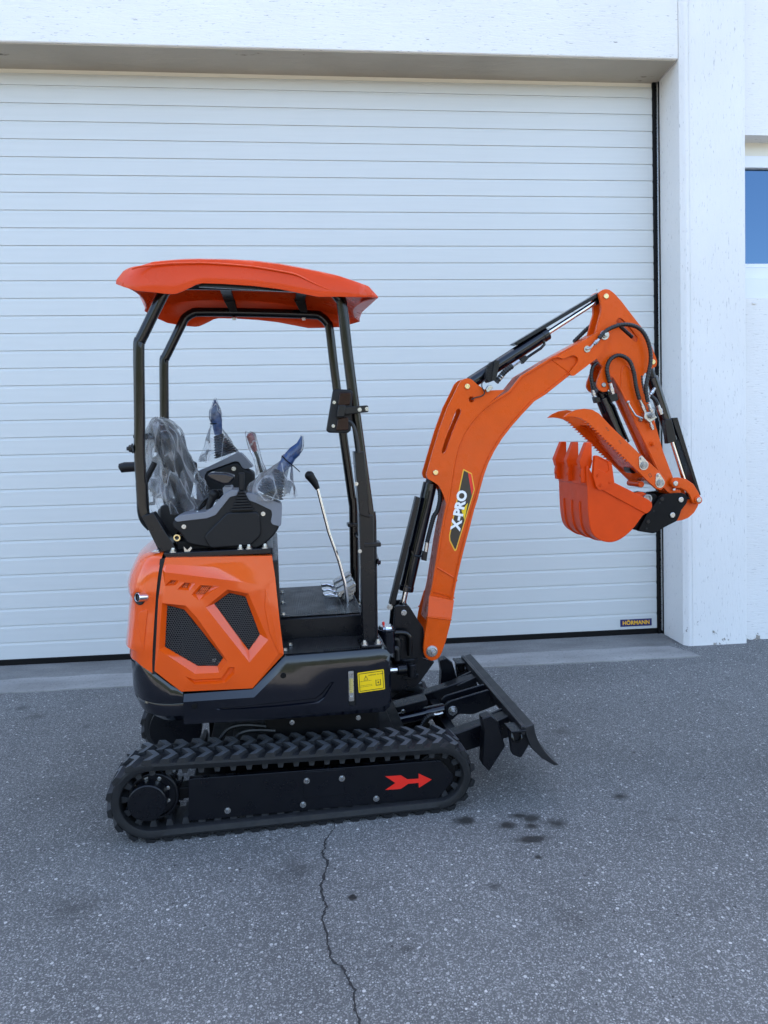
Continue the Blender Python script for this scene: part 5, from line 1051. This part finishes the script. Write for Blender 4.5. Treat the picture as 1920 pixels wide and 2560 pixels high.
bolts('guard_bolt', [(0.4237,0.7948)], -.047, .010, 'zinc', g_)
m_ = MB(); m_.tube(P3([(0.6191,1.3241),(0.6031,1.2548),(0.5672,1.1291),(0.5272,0.9758),(0.512,0.8883)], -.036), .0065, 8); m_.build('oil_pipe', 'tube_black', bc)
m_ = MB(); m_.tube(spline(P3([(0.6734,1.3306),(0.6748,1.2837),(0.6618,1.2303),(0.6443,1.204),(0.6299,1.1574),(0.6154,1.1038),(0.6103,1.0837)], -.02), 4), .011, 8, ridge=(.010, .14)); m_.build('boom_hose', 'hose', EX)
m_ = MB(); m_.tube(P3([(0.6103,1.0823),(0.6041,1.0398)], -.02), .0095, 6); m_.build('hose_fitting', 'zinc', bc)
m_ = MB(); m_.prism([(0.5891,1.0439),(0.611,1.0394),(0.6048,0.9968),(0.5816,1.0034)], -.03, -.005); m_.build('port_block', 'black_steel', bc, bevel=.002)
m_ = MB(); m_.tube(spline(P3([(0.5319,1.0499),(0.5384,1.0307),(0.562,1.0228),(0.5804,1.0239)], -.036), 4), .0055, 8); m_.build('port_pipe', 'tube_black', bc)
m_ = MB(); m_.cyl((bb[0] + .0, -.036, bb[1]), (bb[0], .03, bb[1]), .016, n=20); m_.build('lower_pin', 'zinc', bc)
# arm cylinder on top of the boom
at0, at1 = (0.7979,1.7927), (1.4627,2.1943)
acy = ram('arm_cylinder', at0, at1, 0, .045, .60, .0295, .0115)
gd2 = [(1.0249,1.9855),(1.0487,1.9806),(1.4459,2.2033),(1.443,2.2197)]
m_ = MB(); m_.prism(gd2, -.032, .032); g_ = m_.build('arm_cylinder_guard', 'black_steel', EX, bevel=.002)
m_ = MB(); gb = (1.4451,2.2395); m_.bolt((gb[0] - .004, -.01, gb[1] - .010), .006, d=(-.45, 0, .9)); m_.build('guard_bolt', 'zinc', g_)
m_ = MB(); m_.tube(P3([(1.1684,1.9966),(1.1717,1.9796),(1.1555,1.9632),(1.0908,1.9228)], -.034), .0065, 10); m_.build('oil_pipe', 'tube_black', acy)
m_ = MB(); m_.prism([(1.0503,1.9146),(1.076,1.9308),(1.0922,1.9174),(1.0664,1.892)], -.05, -.02); m_.build('port_block', 'black_steel', acy, bevel=.002)
m_ = MB(); m_.tube(P3([(1.0515,1.9055),(1.0148,1.8815)], -.038), .0095, 6); m_.build('hose_fitting', 'zinc', acy)
m_ = MB(); m_.tube(spline(P3([(1.0146,1.8836),(0.9826,1.8614),(0.9601,1.8374),(0.9377,1.8116)], -.046), 4), .013, 8, ridge=(.012, .16)); m_.build('arm_hose', 'hose', EX)
m_ = MB(); m_.tube(P3([(0.9646,1.8416),(0.9492,1.8236)], -.046), .0125, 8); m_.build('hose_collar', 'zinc', EX)
wl = [(0.89,1.882),(0.9111,1.9029),(0.9346,1.9058),(0.9298,1.8212),(0.8915,1.8064),(0.8821,1.8217)]
m_ = MB(); m_.prism(fillet(wl, .012), -.075, -.032); wlo = m_.build('boom_lamp', 'plastic_dark', EX, bevel=.006)
for i in range(6):
    s_ = i / 6; m_ = MB(); (a0, z0_), (a1, z1_) = [(0.8818,1.879),(0.8752,1.8163)]; (b0, y0_), (b1, y1_) = [(0.9197,1.8996),(0.918,1.8219)]
    m_.box((a0 + (a1 - a0) * s_ + .002, -.079, z0_ + (z1_ - z0_) * s_ - .003), (b0 + (b1 - b0) * s_ - .002, -.074, z0_ + (z1_ - z0_) * s_ + .003)); m_.build('lamp_fin', 'plastic_dark', wlo)
m_ = MB(); m_.prism([(0.9191,1.9072),(0.9442,1.9023),(0.9249,1.8126),(0.9042,1.8177)], -.083, -.079); m_.build('lamp_bracket', 'black_steel', wlo, bevel=.001)
m_ = MB(); m_.prism([(0.8774,1.7778),(0.8901,1.7957),(0.9059,1.7967),(0.9109,1.7834),(0.8931,1.7655),(0.8805,1.7645)], -.085, -.065); m_.build('lamp_hinge', 'zinc', wlo, bevel=.002)
m_ = MB(); m_.tube(spline(P3([(0.8872,1.822),(0.8651,1.8103),(0.8618,1.7894),(0.8743,1.7622),(0.8584,1.7474),(0.8333,1.7418),(0.8113,1.7331)], -.074), 4), .003, 6); m_.build('lamp_cable', 'hose', wlo)

# ---------------- arm
armp = [(1.4282,2.2097),(1.4445,2.2237),(1.4623,2.2275),(1.4808,2.224),(1.5022,2.2091),(1.5414,2.1711),(1.5823,2.1225),(1.658,2.0367),(1.6861,1.9872),(1.7091,1.9343),(1.7235,1.8999),(1.7193,1.8749),(1.6889,1.8614),(1.6587,1.8411),(1.6438,1.8037),(1.6992,1.6719),(1.7635,1.4749),(1.8188,1.3461),(1.8359,1.3251),(1.8368,1.2918),(1.7958,1.2752),(1.7704,1.3017),(1.7386,1.3741),(1.6534,1.543),(1.5467,1.7534),(1.5001,1.8271),(1.4731,1.846),(1.4188,1.9143),(1.3985,1.9513),(1.4109,2.0185),(1.4285,2.0856),(1.4412,2.1281),(1.4394,2.1645)]
tri = [(1.5135,2.0857),(1.5306,2.1004),(1.5494,2.0907),(1.5903,2.049),(1.6248,2.009),(1.6218,1.9904),(1.6083,1.9886),(1.5639,2.0244),(1.5232,2.0582)]
m_ = MB(); m_.prism(fillet(armp, .006, 3), -.048, -.032, holes=[fillet(tri, .012, 3)[::-1]]); ar = m_.build('arm', 'steel_orange', EX, bevel=.0025)
m_ = MB(); m_.prism(fillet(armp, .006, 3), .032, .048, holes=[fillet(tri, .012, 3)[::-1]]); m_.build('arm_far_plate', 'steel_orange', ar, bevel=.0025)
abox = [(1.427,1.9091),(1.4838,1.9087),(1.6397,1.8702),(1.6492,1.8043),(1.7021,1.6722),(1.7666,1.4745),(1.8192,1.3506),(1.7812,1.3262),(1.747,1.3733),(1.6616,1.5427),(1.5556,1.7538),(1.5085,1.8278)]
m_ = MB(); m_.prism(abox, -.033, .033); m_.build('arm_box', 'steel_orange', ar, bevel=.001)
lugp = [(1.45,1.8877),(1.4874,1.8392),(1.4913,1.802),(1.485,1.7772),(1.4685,1.7612),(1.4484,1.759),(1.4283,1.7704),(1.4167,1.7904),(1.421,1.8151)]
for v0 in (-.060, .046): m_ = MB(); m_.prism(fillet(lugp, .006, 3), v0, v0 + .014); m_.build('thumb_cylinder_lug', 'steel_orange', ar, bevel=.0025)
inner_e = [(1.5262,1.7733),(1.5423,1.7608),(1.6561,1.5429),(1.7441,1.3689),(1.7611,1.3454),(1.7472,1.3535),(1.7274,1.3846),(1.5603,1.6421)]
m_ = MB(); m_.tube(P3([(1.5035,1.827),(1.538,1.7768),(1.6615,1.5411)], -.049), .004, 6); m_.build('weld_bead', 'steel_orange', ar)
m_ = MB(); m_.tube(P3([(1.6114,1.6262),(1.704,1.4562),(1.7497,1.3636)], -.049), .0035, 6); m_.build('weld_bead', 'steel_orange', ar)
gus = [(1.5465,1.8701),(1.563,1.8855),(1.5868,1.876),(1.6112,1.8384),(1.6253,1.8133),(1.6157,1.7821),(1.6022,1.776),(1.588,1.8106),(1.5705,1.845),(1.551,1.8016),(1.5426,1.7799)]
m_ = MB(); m_.tube(P3(spline([(1.5426,1.7799),(1.5418,1.8266),(1.5479,1.867),(1.5631,1.8812),(1.5836,1.8698),(1.6079,1.8322)], 4), -.048), .0035, 6); m_.build('weld_bead', 'steel_orange', ar)
pins('arm_pin', [(1.4627,2.1943),(1.7004,1.8951)], -.048, .0125, .006, 'gold_zinc', ar)
pins('lug_pin', [(1.4509,1.7915)], -.060, .011, .006, 'cast_steel', ar)
bolts('grease_boss', [(1.7071,1.5116)], -.048, .012, 'steel_orange', ar, dome=True)
bca, bcb = (1.7004,1.8938), (1.9413,1.2368)
bkc = ram('bucket_cylinder', bca, bcb, 0, .10, .56, .0285, .012)
bg2 = [(1.8162,1.6327),(1.8452,1.6347),(1.9792,1.2578),(1.9675,1.252)]
m_ = MB(); m_.prism(bg2, -.030, .030); m_.build('bucket_cylinder_guard', 'black_steel', EX, bevel=.002)
m_ = MB(); m_.prism([(1.7738,1.6258),(1.8092,1.6301),(1.8395,1.5224),(1.7903,1.5104)], -.04, -.01); m_.build('guard_clamp', 'black_steel', EX, bevel=.003)
tca, tcb = (1.4509,1.7915), (1.6264,1.3964)
tcy = ram('thumb_cylinder', tca, tcb, 0, .14, .66, .034, .013)
m_ = MB(); m_.prism([(1.43,1.7794),(1.5316,1.753),(1.5354,1.7278),(1.437,1.7606)], -.038, .03); m_.build('cylinder_head', 'gloss_black', tcy, bevel=.003)
m_ = MB(); m_.tube(P3([(1.4952,1.7118),(1.5157,1.6958),(1.5509,1.6133),(1.5933,1.5236)], -.036), .006, 8); m_.build('oil_pipe', 'tube_black', tcy)
for pts in ([(1.4812,1.7464),(1.5249,1.752),(1.5321,1.7206),(1.4952,1.7118)], [(1.411,1.7385),(1.4392,1.735),(1.4429,1.713),(1.4194,1.709)]): m_ = MB(); m_.prism(pts, -.05, -.02); m_.build('port_block', 'black_steel', tcy, bevel=.002)
# hoses with spiral wrap
def hose(pts, v, r=.0095):
    m_ = MB(); m_.tube(spline([(a, vv, b_) for (a, b_), vv in zip(pts, v if isinstance(v, list) else [v] * len(pts))], 6), r, 9, ridge=(.0125, .15)); return m_.build('hydraulic_hose', 'hose', EX, smooth=60)
hose([(1.4131,1.9999),(1.4345,2.0222),(1.4702,2.0464),(1.5325,2.0627),(1.5956,2.0524),(1.6363,2.019),(1.6622,1.9639),(1.6703,1.9025),(1.659,1.8347),(1.6482,1.7729),(1.6597,1.7075)], -.085)
hose([(1.4736,1.8004),(1.4594,1.862),(1.4773,1.9078),(1.5201,1.9247),(1.5672,1.9011),(1.5916,1.8485),(1.605,1.7803),(1.6224,1.721)], -.075)
hose([(1.4225,1.8955),(1.4008,1.8722),(1.3947,1.8227),(1.4086,1.7716)], -.05, .009)
hose([(1.6212,2.0149),(1.5864,2.0433),(1.5553,2.0683),(1.5245,2.0777)], .0, .010); hose([(1.3597,2.0037),(1.39,2.0319),(1.437,2.0727),(1.4777,2.0915)], .07, .010)
hose([(1.6465,1.8342),(1.6493,1.7998),(1.6619,1.7496)], -.04)
hose([(1.6872,1.7362),(1.7081,1.717),(1.7223,1.6948)], -.065, .010)
def fit(pts, v, r=.0085, par=None):
    (a0, z0_), (a1, z1_) = pts; p0, p1 = Vector((a0, v, z0_)), Vector((a1, v, z1_)); m_ = MB()
    m_.cyl(p0, p0.lerp(p1, .45), r * .85, n=14); m_.cyl(p0.lerp(p1, .42), p0.lerp(p1, .75), r * 1.2, n=6); m_.cyl(p0.lerp(p1, .75), p1, r, n=6); m_.build('hose_fitting', 'zinc', EX, bevel=.0008)
fit([(1.4143,1.9957),(1.3897,1.9746)], -.085); m_ = MB(); m_.tube(P3([(1.3897,1.9746),(1.3754,1.9595),(1.3572,1.9523)], -.08), .006, 8); m_.build('pipe_elbow', 'zinc', EX)
fit([(1.4768,1.7976),(1.4922,1.748)], -.072, .0105); fit([(1.404,1.7692),(1.4143,1.7411)], -.045, .0095)
fit([(1.6272,1.718),(1.6555,1.6581)], -.072, .009); fit([(1.6647,1.7014),(1.691,1.6477)], -.08, .009); fit([(1.7217,1.695),(1.7399,1.6505)], -.065, .0105)
fit([(1.7034,1.7735),(1.6803,1.7425)], -.068, .009)
vb = [(1.6464,1.6598),(1.6774,1.6642),(1.7102,1.6364),(1.6732,1.6098),(1.6433,1.6327)]
m_ = MB(); m_.prism(vb, -.085, -.052); vl = m_.build('shutoff_valve', 'zinc', ar, bevel=.003)
m_ = MB(); c_ = (1.6774,1.644); m_.cyl((c_[0], -.085, c_[1]), (c_[0], -.102, c_[1]), .0125, n=18); m_.cyl((c_[0], -.102, c_[1]), (c_[0], -.108, c_[1]), .008, n=12); m_.build('valve_spindle', 'cast_steel', vl)
fit([(1.6812,1.6146),(1.6981,1.5794)], -.068, .008)
m_ = MB(); m_.tube(P3(spline([(1.5594,1.7088),(1.5704,1.6876),(1.5948,1.6519),(1.6083,1.6428),(1.6324,1.6335)], 3), -.088), .0042, 8); m_.ball(((1.5594,1.7098)[0], -.088, (1.5594,1.7098)[1]), .008); m_.build('valve_lever', 'zinc', vl)
m_ = MB(); c_ = (1.6272,1.6267); m_.bolt((c_[0], -.08, c_[1]), .008, d=(-.6, -.5, -.5)); m_.build('valve_nut', 'zinc', vl)

# ---------------- thumb
th_top = [(1.2402,1.6464),(1.2595,1.6624),(1.2952,1.6772),(1.3363,1.6828),(1.3776,1.6767),(1.4089,1.6593),(1.4352,1.6335),(1.467,1.6013),(1.5202,1.5522),(1.5765,1.5017),(1.6278,1.4548),(1.6658,1.4249),(1.7096,1.3852),(1.74,1.3542),(1.7498,1.3313),(1.7438,1.3088),(1.7226,1.2945),(1.6981,1.3028),(1.6625,1.3341)]
te0, te1 = [(1.5549,1.4345),(1.343,1.629)]
teeth = []
NT = 17
for i in range(NT):
    s_ = i / NT; s2_ = (i + .55) / NT
    d = Vector((te1[0] - te0[0], te1[1] - te0[1])); n_ = Vector((d.y, -d.x)).normalized()
    p = Vector(te0) + d * s_; q = Vector(te0) + d * s2_
    teeth += [(p.x + n_.x * .000, p.y), (q.x - abs(n_.x) * .008, q.y - abs(n_.y) * .008), (q.x + .002, q.y + .002)]
th_tip = [(1.3395,1.6272),(1.3213,1.6381),(1.2955,1.6444),(1.2699,1.6478)]
tout = th_top + teeth + th_tip
THP = []
for v0 in (-.105, .090):
    m_ = MB(); m_.prism(tout, v0, v0 + .015); o_ = m_.build('thumb_plate', 'steel_orange', EX, bevel=.0015); THP.append(o_)
web = [(1.4318,1.6128),(1.4748,1.587),(1.5075,1.5462),(1.6066,1.4376),(1.6511,1.3854),(1.635,1.3757),(1.5907,1.4127),(1.4863,1.5266)]
m_ = MB(); m_.prism(web, -.091, .091); m_.build('thumb_web', 'steel_orange', THP[0], bevel=.003)
m_ = MB(); m_.prism([(1.4,1.6075),(1.4318,1.6128),(1.4748,1.587),(1.4668,1.5822)], -.091, .091); m_.build('thumb_web', 'steel_orange', THP[0], bevel=.002)
for c_, r_ in (((1.6367,1.4148), .0165), ((1.7207,1.3282), .018)):
    m_ = MB(); m_.cyl((c_[0], -.112, c_[1]), (c_[0], .10, c_[1]), r_ * .85, n=24); m_.build('thumb_pin', 'zinc', THP[0], bevel=.001)
for lst in ([(1.6334,1.4152),(1.6193,1.4493)], [(1.7172,1.3288),(1.7067,1.3656)]):
    (a0, z0_), (a1, z1_) = lst; d = Vector((a1 - a0, z1_ - z0_)); an = math.atan2(d.y, d.x); R0, R1_ = .0235, .011
    out_ = circ((a0, z0_), R0, 14, an + 1.2, an + 2 * math.pi - 1.2, False) + circ((a1, z1_), R1_, 8, an - 1.2, an + 1.2, False)
    m_ = MB(); m_.prism(out_, -.1085, -.105); kp_ = m_.build('pin_keeper', 'zinc', THP[0], bevel=.001)
    m_ = MB(); m_.ring((a0, -.114, z0_), (a0, -.1085, z0_), .0165, .0115, 24); m_.cyl((a0, -.116, z0_), (a0, -.1085, z0_), .0095, n=18); m_.build('pin_head', 'cast_steel', THP[0])
    m_ = MB(); m_.bolt((a1, -.1085, z1_), .0075); m_.build('keeper_bolt', 'zinc', THP[0])
for sq in ([(1.4412,1.593),(1.4474,1.5958),(1.4591,1.5809),(1.4529,1.5781)], [(1.5059,1.532),(1.5121,1.5338),(1.5218,1.5208),(1.5156,1.518)], [(1.6572,1.3722),(1.6678,1.3768),(1.6778,1.3615),(1.6667,1.3554)]):
    m_ = MB(); m_.prism(sq, -.1054, -.1048, holes=[[(p[0] * .72 + .28 * sum(w_[0] for w_ in sq) / 4, p[1] * .72 + .28 * sum(w_[1] for w_ in sq) / 4) for p in sq][::-1]]); m_.build('stamped_mark', 'decal_dark', THP[0])
# ---------------- bucket
BV = .165
bside = [(1.3274,1.4122),(1.335,1.4144),(1.3874,1.3208),(1.4541,1.3395),(1.6282,1.2412),(1.6185,1.202),(1.5979,1.1821),(1.562,1.135),(1.5207,1.0971),(1.4791,1.0741),(1.4375,1.0681),(1.3957,1.0789),(1.3644,1.1015),(1.3459,1.1343),(1.336,1.1886),(1.3317,1.2523),(1.3282,1.3349)]
bfloor = [(1.3274,1.4146),(1.3282,1.3349),(1.3312,1.2523),(1.3355,1.1887),(1.3454,1.1343),(1.3639,1.101),(1.3957,1.0784),(1.4375,1.0676),(1.4792,1.0736),(1.5207,1.0966),(1.562,1.1345),(1.5979,1.1816),(1.6211,1.2029)]
for sg in (-1, 1):
    m_ = MB(); m_.prism(bside, sg * BV, sg * (BV - .010)); o_ = m_.build('bucket_side', 'bucket_orange', EX, bevel=.002)
    if sg < 0: BK = o_
    strp = [(1.3902,1.3148),(1.4541,1.3447),(1.6251,1.2591),(1.6412,1.2437),(1.6442,1.2288),(1.6367,1.2093),(1.6149,1.1928)]
    m_ = MB(); m_.prism(fillet(strp, .008), sg * (BV + .008), sg * BV); m_.build('side_strip', 'bucket_orange', o_, bevel=.003)
rings = []; E_ = [Vector(p) for p in spline(bfloor, 3)]
for i, p in enumerate(E_):
    d = (E_[min(i + 1, len(E_) - 1)] - E_[max(i - 1, 0)]).normalized(); n_ = Vector((-d.y, d.x)); b_ = p + n_ * .010
    rings.append([(p.x, -BV + .001, p.y), (p.x, BV - .001, p.y), (b_.x, BV - .001, b_.y), (b_.x, -BV + .001, b_.y)])
m_ = MB(); m_.loft(rings); m_.build('bucket_shell', 'bucket_orange', EX, bevel=.001, smooth=30)
for v in (-.075, .015, .105):
    rings = []
    for i, p in enumerate(E_[6:]):
        d = (E_[min(i + 7, len(E_) - 1)] - E_[max(i + 5, 0)]).normalized(); n_ = Vector((-d.y, d.x)); a = p - n_ * .006
        rings.append([(p.x, v - .006, p.y), (p.x, v + .006, p.y), (a.x, v + .004, a.y), (a.x, v - .004, a.y)])
    m_ = MB(); m_.loft(rings); m_.build('wear_strip', 'bucket_orange', EX, bevel=.001, smooth=30)
lip = [(1.3237,1.4219),(1.3349,1.4216),(1.3359,1.3337),(1.3247,1.3341)]
m_ = MB(); m_.prism(lip, -BV, BV); m_.build('bucket_lip', 'bucket_orange', EX, bevel=.003)
tb = [(1.2771,1.3501),(1.3171,1.3449),(1.3173,1.4214),(1.3293,1.45),(1.326,1.4694),(1.2762,1.4554),(1.2867,1.4223)]
for v in (-.135, .01, .15):
    x0, x1 = (1.3247,1.335)[0] - .012, (1.3247,1.335)[0] + .022; zb = (1.312,1.3451)[1]; zm = (1.3109,1.4506)[1]; zt_ = (1.3101,1.5299)[1]
    R4 = lambda a, b_, w, z: [(a, v - w, z), (b_, v - w, z), (b_, v + w, z), (a, v + w, z)]
    m_ = MB(); m_.loft([R4(x0 - .006, x1, .015, zb), R4(x0 - .010, x1, .015, zm - .06), R4(x0 - .004, x1, .013, zm - .02)]); m_.build('tooth_shank', 'bucket_orange', EX, bevel=.003)
    m_ = MB(); m_.loft([R4(x0 - .010, x1 + .004, .014, zm - .040), R4(x0 - .018, x1 + .010, .019, zm - .006), R4(x0 - .016, x1 + .008, .019, zm), R4(x1 - .020, x1 + .007, .0155, zt_ - .003), R4(x1 - .018, x1 + .005, .0145, zt_)]); m_.build('bucket_tooth', 'bucket_orange', EX, bevel=.002)
    m_ = MB(); m_.bolt((x0 - .004, v, (zb + zm) / 2 - .02), .008, d=(-1, 0, 0)); m_.build('tooth_bolt', 'bucket_orange', EX)
sc_ = [(1.3526,1.4655),(1.3582,1.4708),(1.3671,1.4695),(1.428,1.4394),(1.4333,1.4349),(1.4473,1.3466),(1.448,1.3357),(1.435,1.3252),(1.3827,1.3136),(1.369,1.3195),(1.3616,1.3287),(1.3459,1.3765)]
rec = [(1.3708,1.4611),(1.4154,1.4408),(1.4228,1.4017),(1.4057,1.3899),(1.3647,1.4103),(1.3636,1.4172)]
rec_in = [(p[0] * .94 + .06 * sum(w_[0] for w_ in rec) / 6, p[1] * .94 + .06 * sum(w_[1] for w_ in rec) / 6) for p in rec]
so = fillet(sc_, .003, 3)
m_ = relief([(a, b_, 0) for a, b_ in so], [[(a, b_, 0) for a, b_ in rec], [(a, b_, -.004) for a, b_ in rec_in]], [], -BV - .022)
m_.loft([[(a, -BV - .022, b_) for a, b_ in so], [(a, -BV, b_) for a, b_ in so]], False); m_.m = [0] * len(m_.f)
(q0, w0), (q1, w1_) = [(1.3909,1.438),(1.3929,1.4105)]
o2_ = MB(); tdir = Vector((q1 - q0, 0, w1_ - w0)).normalized()
scu = m_.build('side_cutter', 'bucket_orange', EX, weld=True, smooth=25)
text_mb(o2_, 'FIZU', ((q0 + q1) / 2, -BV - .0195, (w0 + w1_) / 2), tdir, Vector((-tdir.z, 0, tdir.x)), .0085, 0, off=.0002); 
for f_ in list(o2_.f): pass
o2_.build('cast_lettering', 'canopy_orange', scu)
m_ = MB(); m_.prism([(a, b_) for a, b_ in so], BV + .022, BV); m_.build('side_cutter', 'bucket_orange', EX, bevel=.002)
for c_ in [(1.3672,1.3798),(1.3824,1.3349),(1.4279,1.3443)]:
    m_ = MB(); m_.ring((c_[0], -BV - .0245, c_[1]), (c_[0], -BV - .0215, c_[1]), .0088, .0062, 20); m_.bolt((c_[0], -BV - .022, c_[1]), .0055, washer=False); m_.build('cutter_bolt', 'bucket_orange', scu)
# hinge plates, coupler, links
cp_ = [(1.6244,1.1002),(1.7009,1.0856),(1.7199,1.0899),(1.7577,1.1124),(1.823,1.1405),(1.8361,1.1657),(1.8437,1.1911),(1.8731,1.2259),(1.8763,1.2489),(1.8636,1.2688),(1.8469,1.2755),(1.7866,1.274),(1.7512,1.2712),(1.7271,1.2517),(1.6927,1.2097),(1.6636,1.1726),(1.64,1.1302)]
cps = []
for v0 in (-.082, .060): m_ = MB(); m_.prism(fillet(cp_, .008, 3), v0, v0 + .022); cps.append(m_.build('quick_coupler', 'black_dull', EX, bevel=.004))
m_ = MB(); m_.prism([(1.6104,1.1077),(1.6406,1.0971),(1.7415,1.2464),(1.7245,1.2726),(1.6915,1.2789),(1.6589,1.2749)], -.062, .062); m_.build('coupler_body', 'black_dull', EX, bevel=.006)
pins('coupler_pin', [(1.8401,1.2432),(1.7982,1.1707)], -.082, .0135, .006, 'zinc', cps[0]); pins('coupler_bolt', [(1.7427,1.2493),(1.6744,1.1441)], -.082, .010, .003, 'black_steel', cps[0])
for c_ in [(1.7328,1.2319),(1.7032,1.1939),(1.6686,1.1111)]: m_ = MB(); m_.cyl((c_[0], -.0825, c_[1]), (c_[0], -.081, c_[1]), .0045, n=14); m_.build('coupler_hole', 'interior_dark', cps[0])
for c_ in [(1.8401,1.2432),(1.7982,1.1707)]: m_ = MB(); m_.cyl((c_[0], -.08, c_[1]), (c_[0], .085, c_[1]), .016, n=20); m_.build('coupler_cross_pin', 'zinc', cps[0])
bush = (1.6641,1.2562)
m_ = MB(); m_.cyl((bush[0] - .01, -.11, bush[1]), (bush[0] - .01, .10, bush[1]), .022, n=24); m_.ring((bush[0] - .01, -.114, bush[1]), (bush[0] - .01, -.11, bush[1]), .022, .013, 24); m_.build('bucket_pin', 'cast_steel', EX, bevel=.001)
for v0 in (-.10, .086): m_ = MB(); m_.prism(fillet([(1.5938,1.2864),(1.6312,1.2901),(1.6801,1.2657),(1.6834,1.2379),(1.6601,1.1933),(1.6443,1.1788),(1.6253,1.1846)], .01), v0, v0 + .014); m_.build('bucket_ear', 'bucket_orange', EX, bevel=.003)
lk = [(1.8015,1.3428),(1.815,1.3485),(1.837,1.3488),(1.8757,1.3405),(1.9151,1.3147),(1.9412,1.2769),(1.9572,1.2455),(1.9593,1.23),(1.9502,1.2169),(1.932,1.2145),(1.9151,1.2223),(1.905,1.2422),(1.8944,1.2657),(1.8717,1.287),(1.8466,1.2981),(1.8219,1.2974),(1.8025,1.3047),(1.7938,1.3228)]
for v0 in (-.066, .052): m_ = MB(); m_.prism(fillet(lk, .004, 3), v0, v0 + .014); lko = m_.build('bucket_link', 'steel_orange', EX, bevel=.003)
for c_ in [(1.8149,1.3215),(1.9386,1.2364)]: m_ = MB(); m_.cyl((c_[0], -.076, c_[1]), (c_[0], .07, c_[1]), .019, n=24); m_.build('link_boss', 'steel_orange', EX, bevel=.003)
pins('link_pin', [(1.8137,1.3216),(1.9373,1.2377)], -.076, .0125, .006, 'zinc', EX)
m_ = MB(); c_ = (1.8165,1.2935); m_.bolt((c_[0], -.06, c_[1]), .007, d=(0, -.3, -1)); m_.build('link_grease_nipple', 'zinc', EX)
hl = [(1.8447,1.1337),(1.8782,1.1365),(1.9116,1.1471),(1.9418,1.1721),(1.9606,1.2027),(1.9644,1.226),(1.9202,1.238),(1.8814,1.2239),(1.8547,1.1781)]
m_ = MB(); m_.prism(fillet(hl, .006, 3), -.036, .036); m_.build('coupler_link', 'steel_orange', EX, bevel=.004)
m_ = MB(); m_.prism(fillet([(1.7936,1.284),(1.8573,1.2895),(1.8633,1.2712),(1.8051,1.2655)], .006), -.05, .05); m_.build('arm_end_block', 'steel_orange', ar, bevel=.004)
for v0 in (-.092, ): m_ = MB(); a0 = (1.6498,1.321); m_.cyl((a0[0], -.06, a0[1]), (a0[0], .06, a0[1]), .015, n=24); m_.build('arm_pivot_tube', 'steel_orange', ar, bevel=.003)
